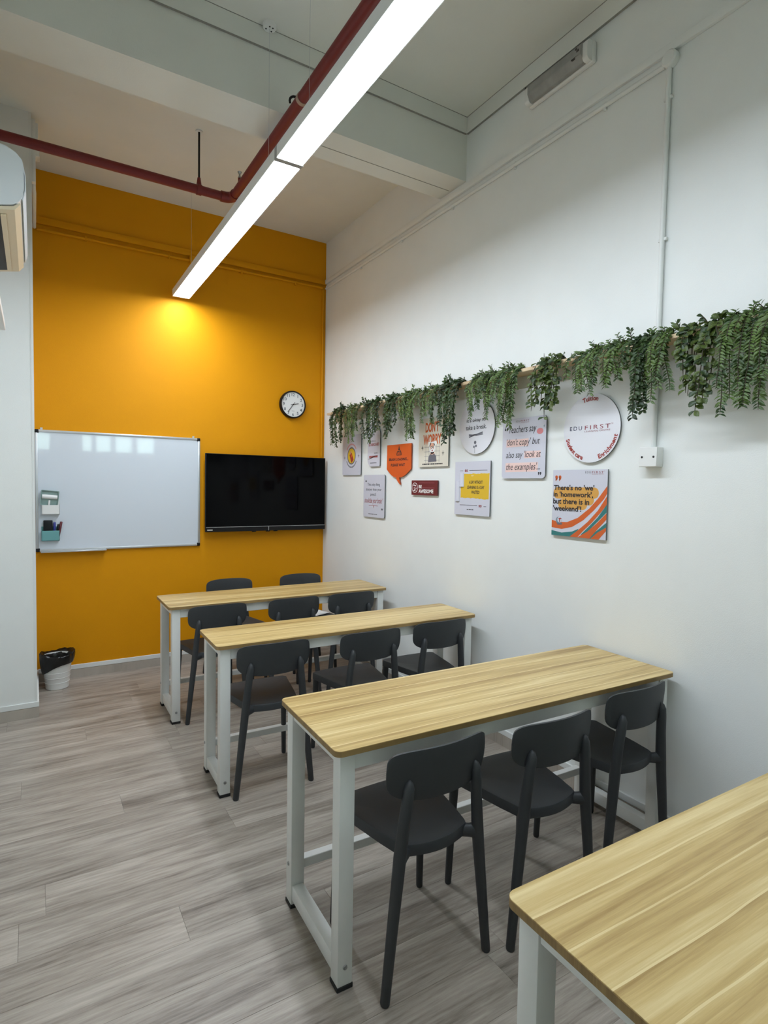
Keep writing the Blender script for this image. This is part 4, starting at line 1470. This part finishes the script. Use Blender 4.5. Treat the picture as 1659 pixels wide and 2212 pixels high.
s.disc(0.87, 0.245, 0.048, m_pink2, 4, 'brain_icon', 0.068)
s.poly([(0.945, 0.17), (0.96, 0.15), (0.955, 0.19)], m_tealink, 'spark', True, 4)
s.quotes(0.885, 0.925, 0.05, m_ink, False)

# 10 -- round logo sign
s = Sign('large round white sign with the logo and red words around its rim', 1.905, 1.826, 0.338, 0.338, circle_pts(0.169, 64), m_sign_white)
logo(s, (0.12, 0.88, 0.455, 0.515), m_inknavy, m_inkrose, m_inkrose)
s.arc_text('Tuition', 0.137, math.radians(111), math.radians(74), 0.031, m_inkr, False, 0.035)
s.arc_text('Student care', 0.160, math.radians(198), math.radians(253), 0.031, m_inkr, True, 0.035)
s.arc_text('Enrichment', 0.160, math.radians(289), math.radians(346), 0.031, m_inkr, True, 0.035)

# 11 -- homework quote
s = Sign('white sign about homework and weekend with orange and teal swooshes', 1.967, 1.452, 0.340, 0.343, round_rect(0.340, 0.343, 0.0015, 2), m_sign_grey)
logo(s, (0.61, 0.95, 0.025, 0.055), m_inkg, m_inkrose, m_inkrose)
s.quotes(0.105, 0.125, 0.085, m_inko, False)
pill = lambda u0, u1, v0, v1: [((u0 + u1) / 2 + a, (v0 + v1) / 2 - b) for a, b in round_rect(u1 - u0, v1 - v0, min(v1 - v0, u1 - u0) / 2, 8)]
s.poly(pill(0.02, 0.86, 0.26, 0.42), m_ochre, 'blot', True, 1.0)
s.poly(pill(0.03, 0.60, 0.30, 0.435), m_ochre, 'blot', True, 1.3)
s.poly(pill(0.20, 0.78, 0.36, 0.52), m_ochre, 'blot', True, 1.6)
s.poly(pill(0.12, 0.66, 0.44, 0.59), m_ochre, 'blot', True, 1.9)
for body, q in (("There's no 'we'", (0.025, 0.78, 0.225, 0.305)), ("in 'homework',", (0.02, 0.765, 0.325, 0.42)), ('but there is in', (0.02, 0.70, 0.43, 0.515)), ("'weekend'!", (0.02, 0.56, 0.535, 0.62))):
    s.text(body, q, m_ink, bold=0.025, lay=5)
s.poly([(0, .765), (.12, .79), (.3, .785), (.5, .71), (.7, .565), (.85, .415), (.999, .235), (.999, .345), (.95, .42), (.78, .59), (.6, .74), (.4, .85), (.2, .895), (0, .88)], m_inko, 'swoosh', True, 2)
s.poly([(.0, .925), (.2, .95), (.4, .92), (.52, .87), (.45, .998), (0, .998)], m_tealink, 'swoosh', True, 2)
s.poly([(.36, .998), (.5, .90), (.68, .76), (.85, .59), (.999, .38), (.999, .50), (.9, .615), (.75, .77), (.6, .90), (.5, .998)], m_inko, 'swoosh', True, 3)
s.poly([(.56, .955), (.7, .83), (.85, .69), (.999, .50), (.999, .61), (.87, .73), (.74, .85), (.62, .95)], m_tealink, 'swoosh', True, 2)
s.poly([(.50, .998), (.68, .90), (.84, .77), (.999, .62), (.999, .71), (.88, .83), (.72, .998)], m_inko, 'swoosh', True, 3)
s.poly([(.66, .998), (.80, .91), (.999, .755), (.999, .83), (.9, .90), (.78, .998)], m_tealink, 'swoosh', True, 2)
s.poly([(.74, .998), (.86, .90), (.999, .82), (.999, .87), (.88, .998)], m_inko, 'swoosh', True, 4)
s.disc(0.135, 0.765, 0.052, mat('ink_slate', srgb(120, 140, 150), 0.6), 5, 'emblem_globe')
s.disc(0.155, 0.755, 0.042, m_sign_grey, 6, 'emblem_crescent')
s.poly([(0.13, 0.74), (0.165, 0.725), (0.20, 0.735), (0.17, 0.75), (0.165, 0.79), (0.15, 0.79), (0.15, 0.75)], m_inkr, 'emblem_figure', True, 7)
s.poly([(0.10, 0.80), (0.21, 0.80), (0.20, 0.83), (0.12, 0.835)], m_inkg, 'emblem_base', True, 6)
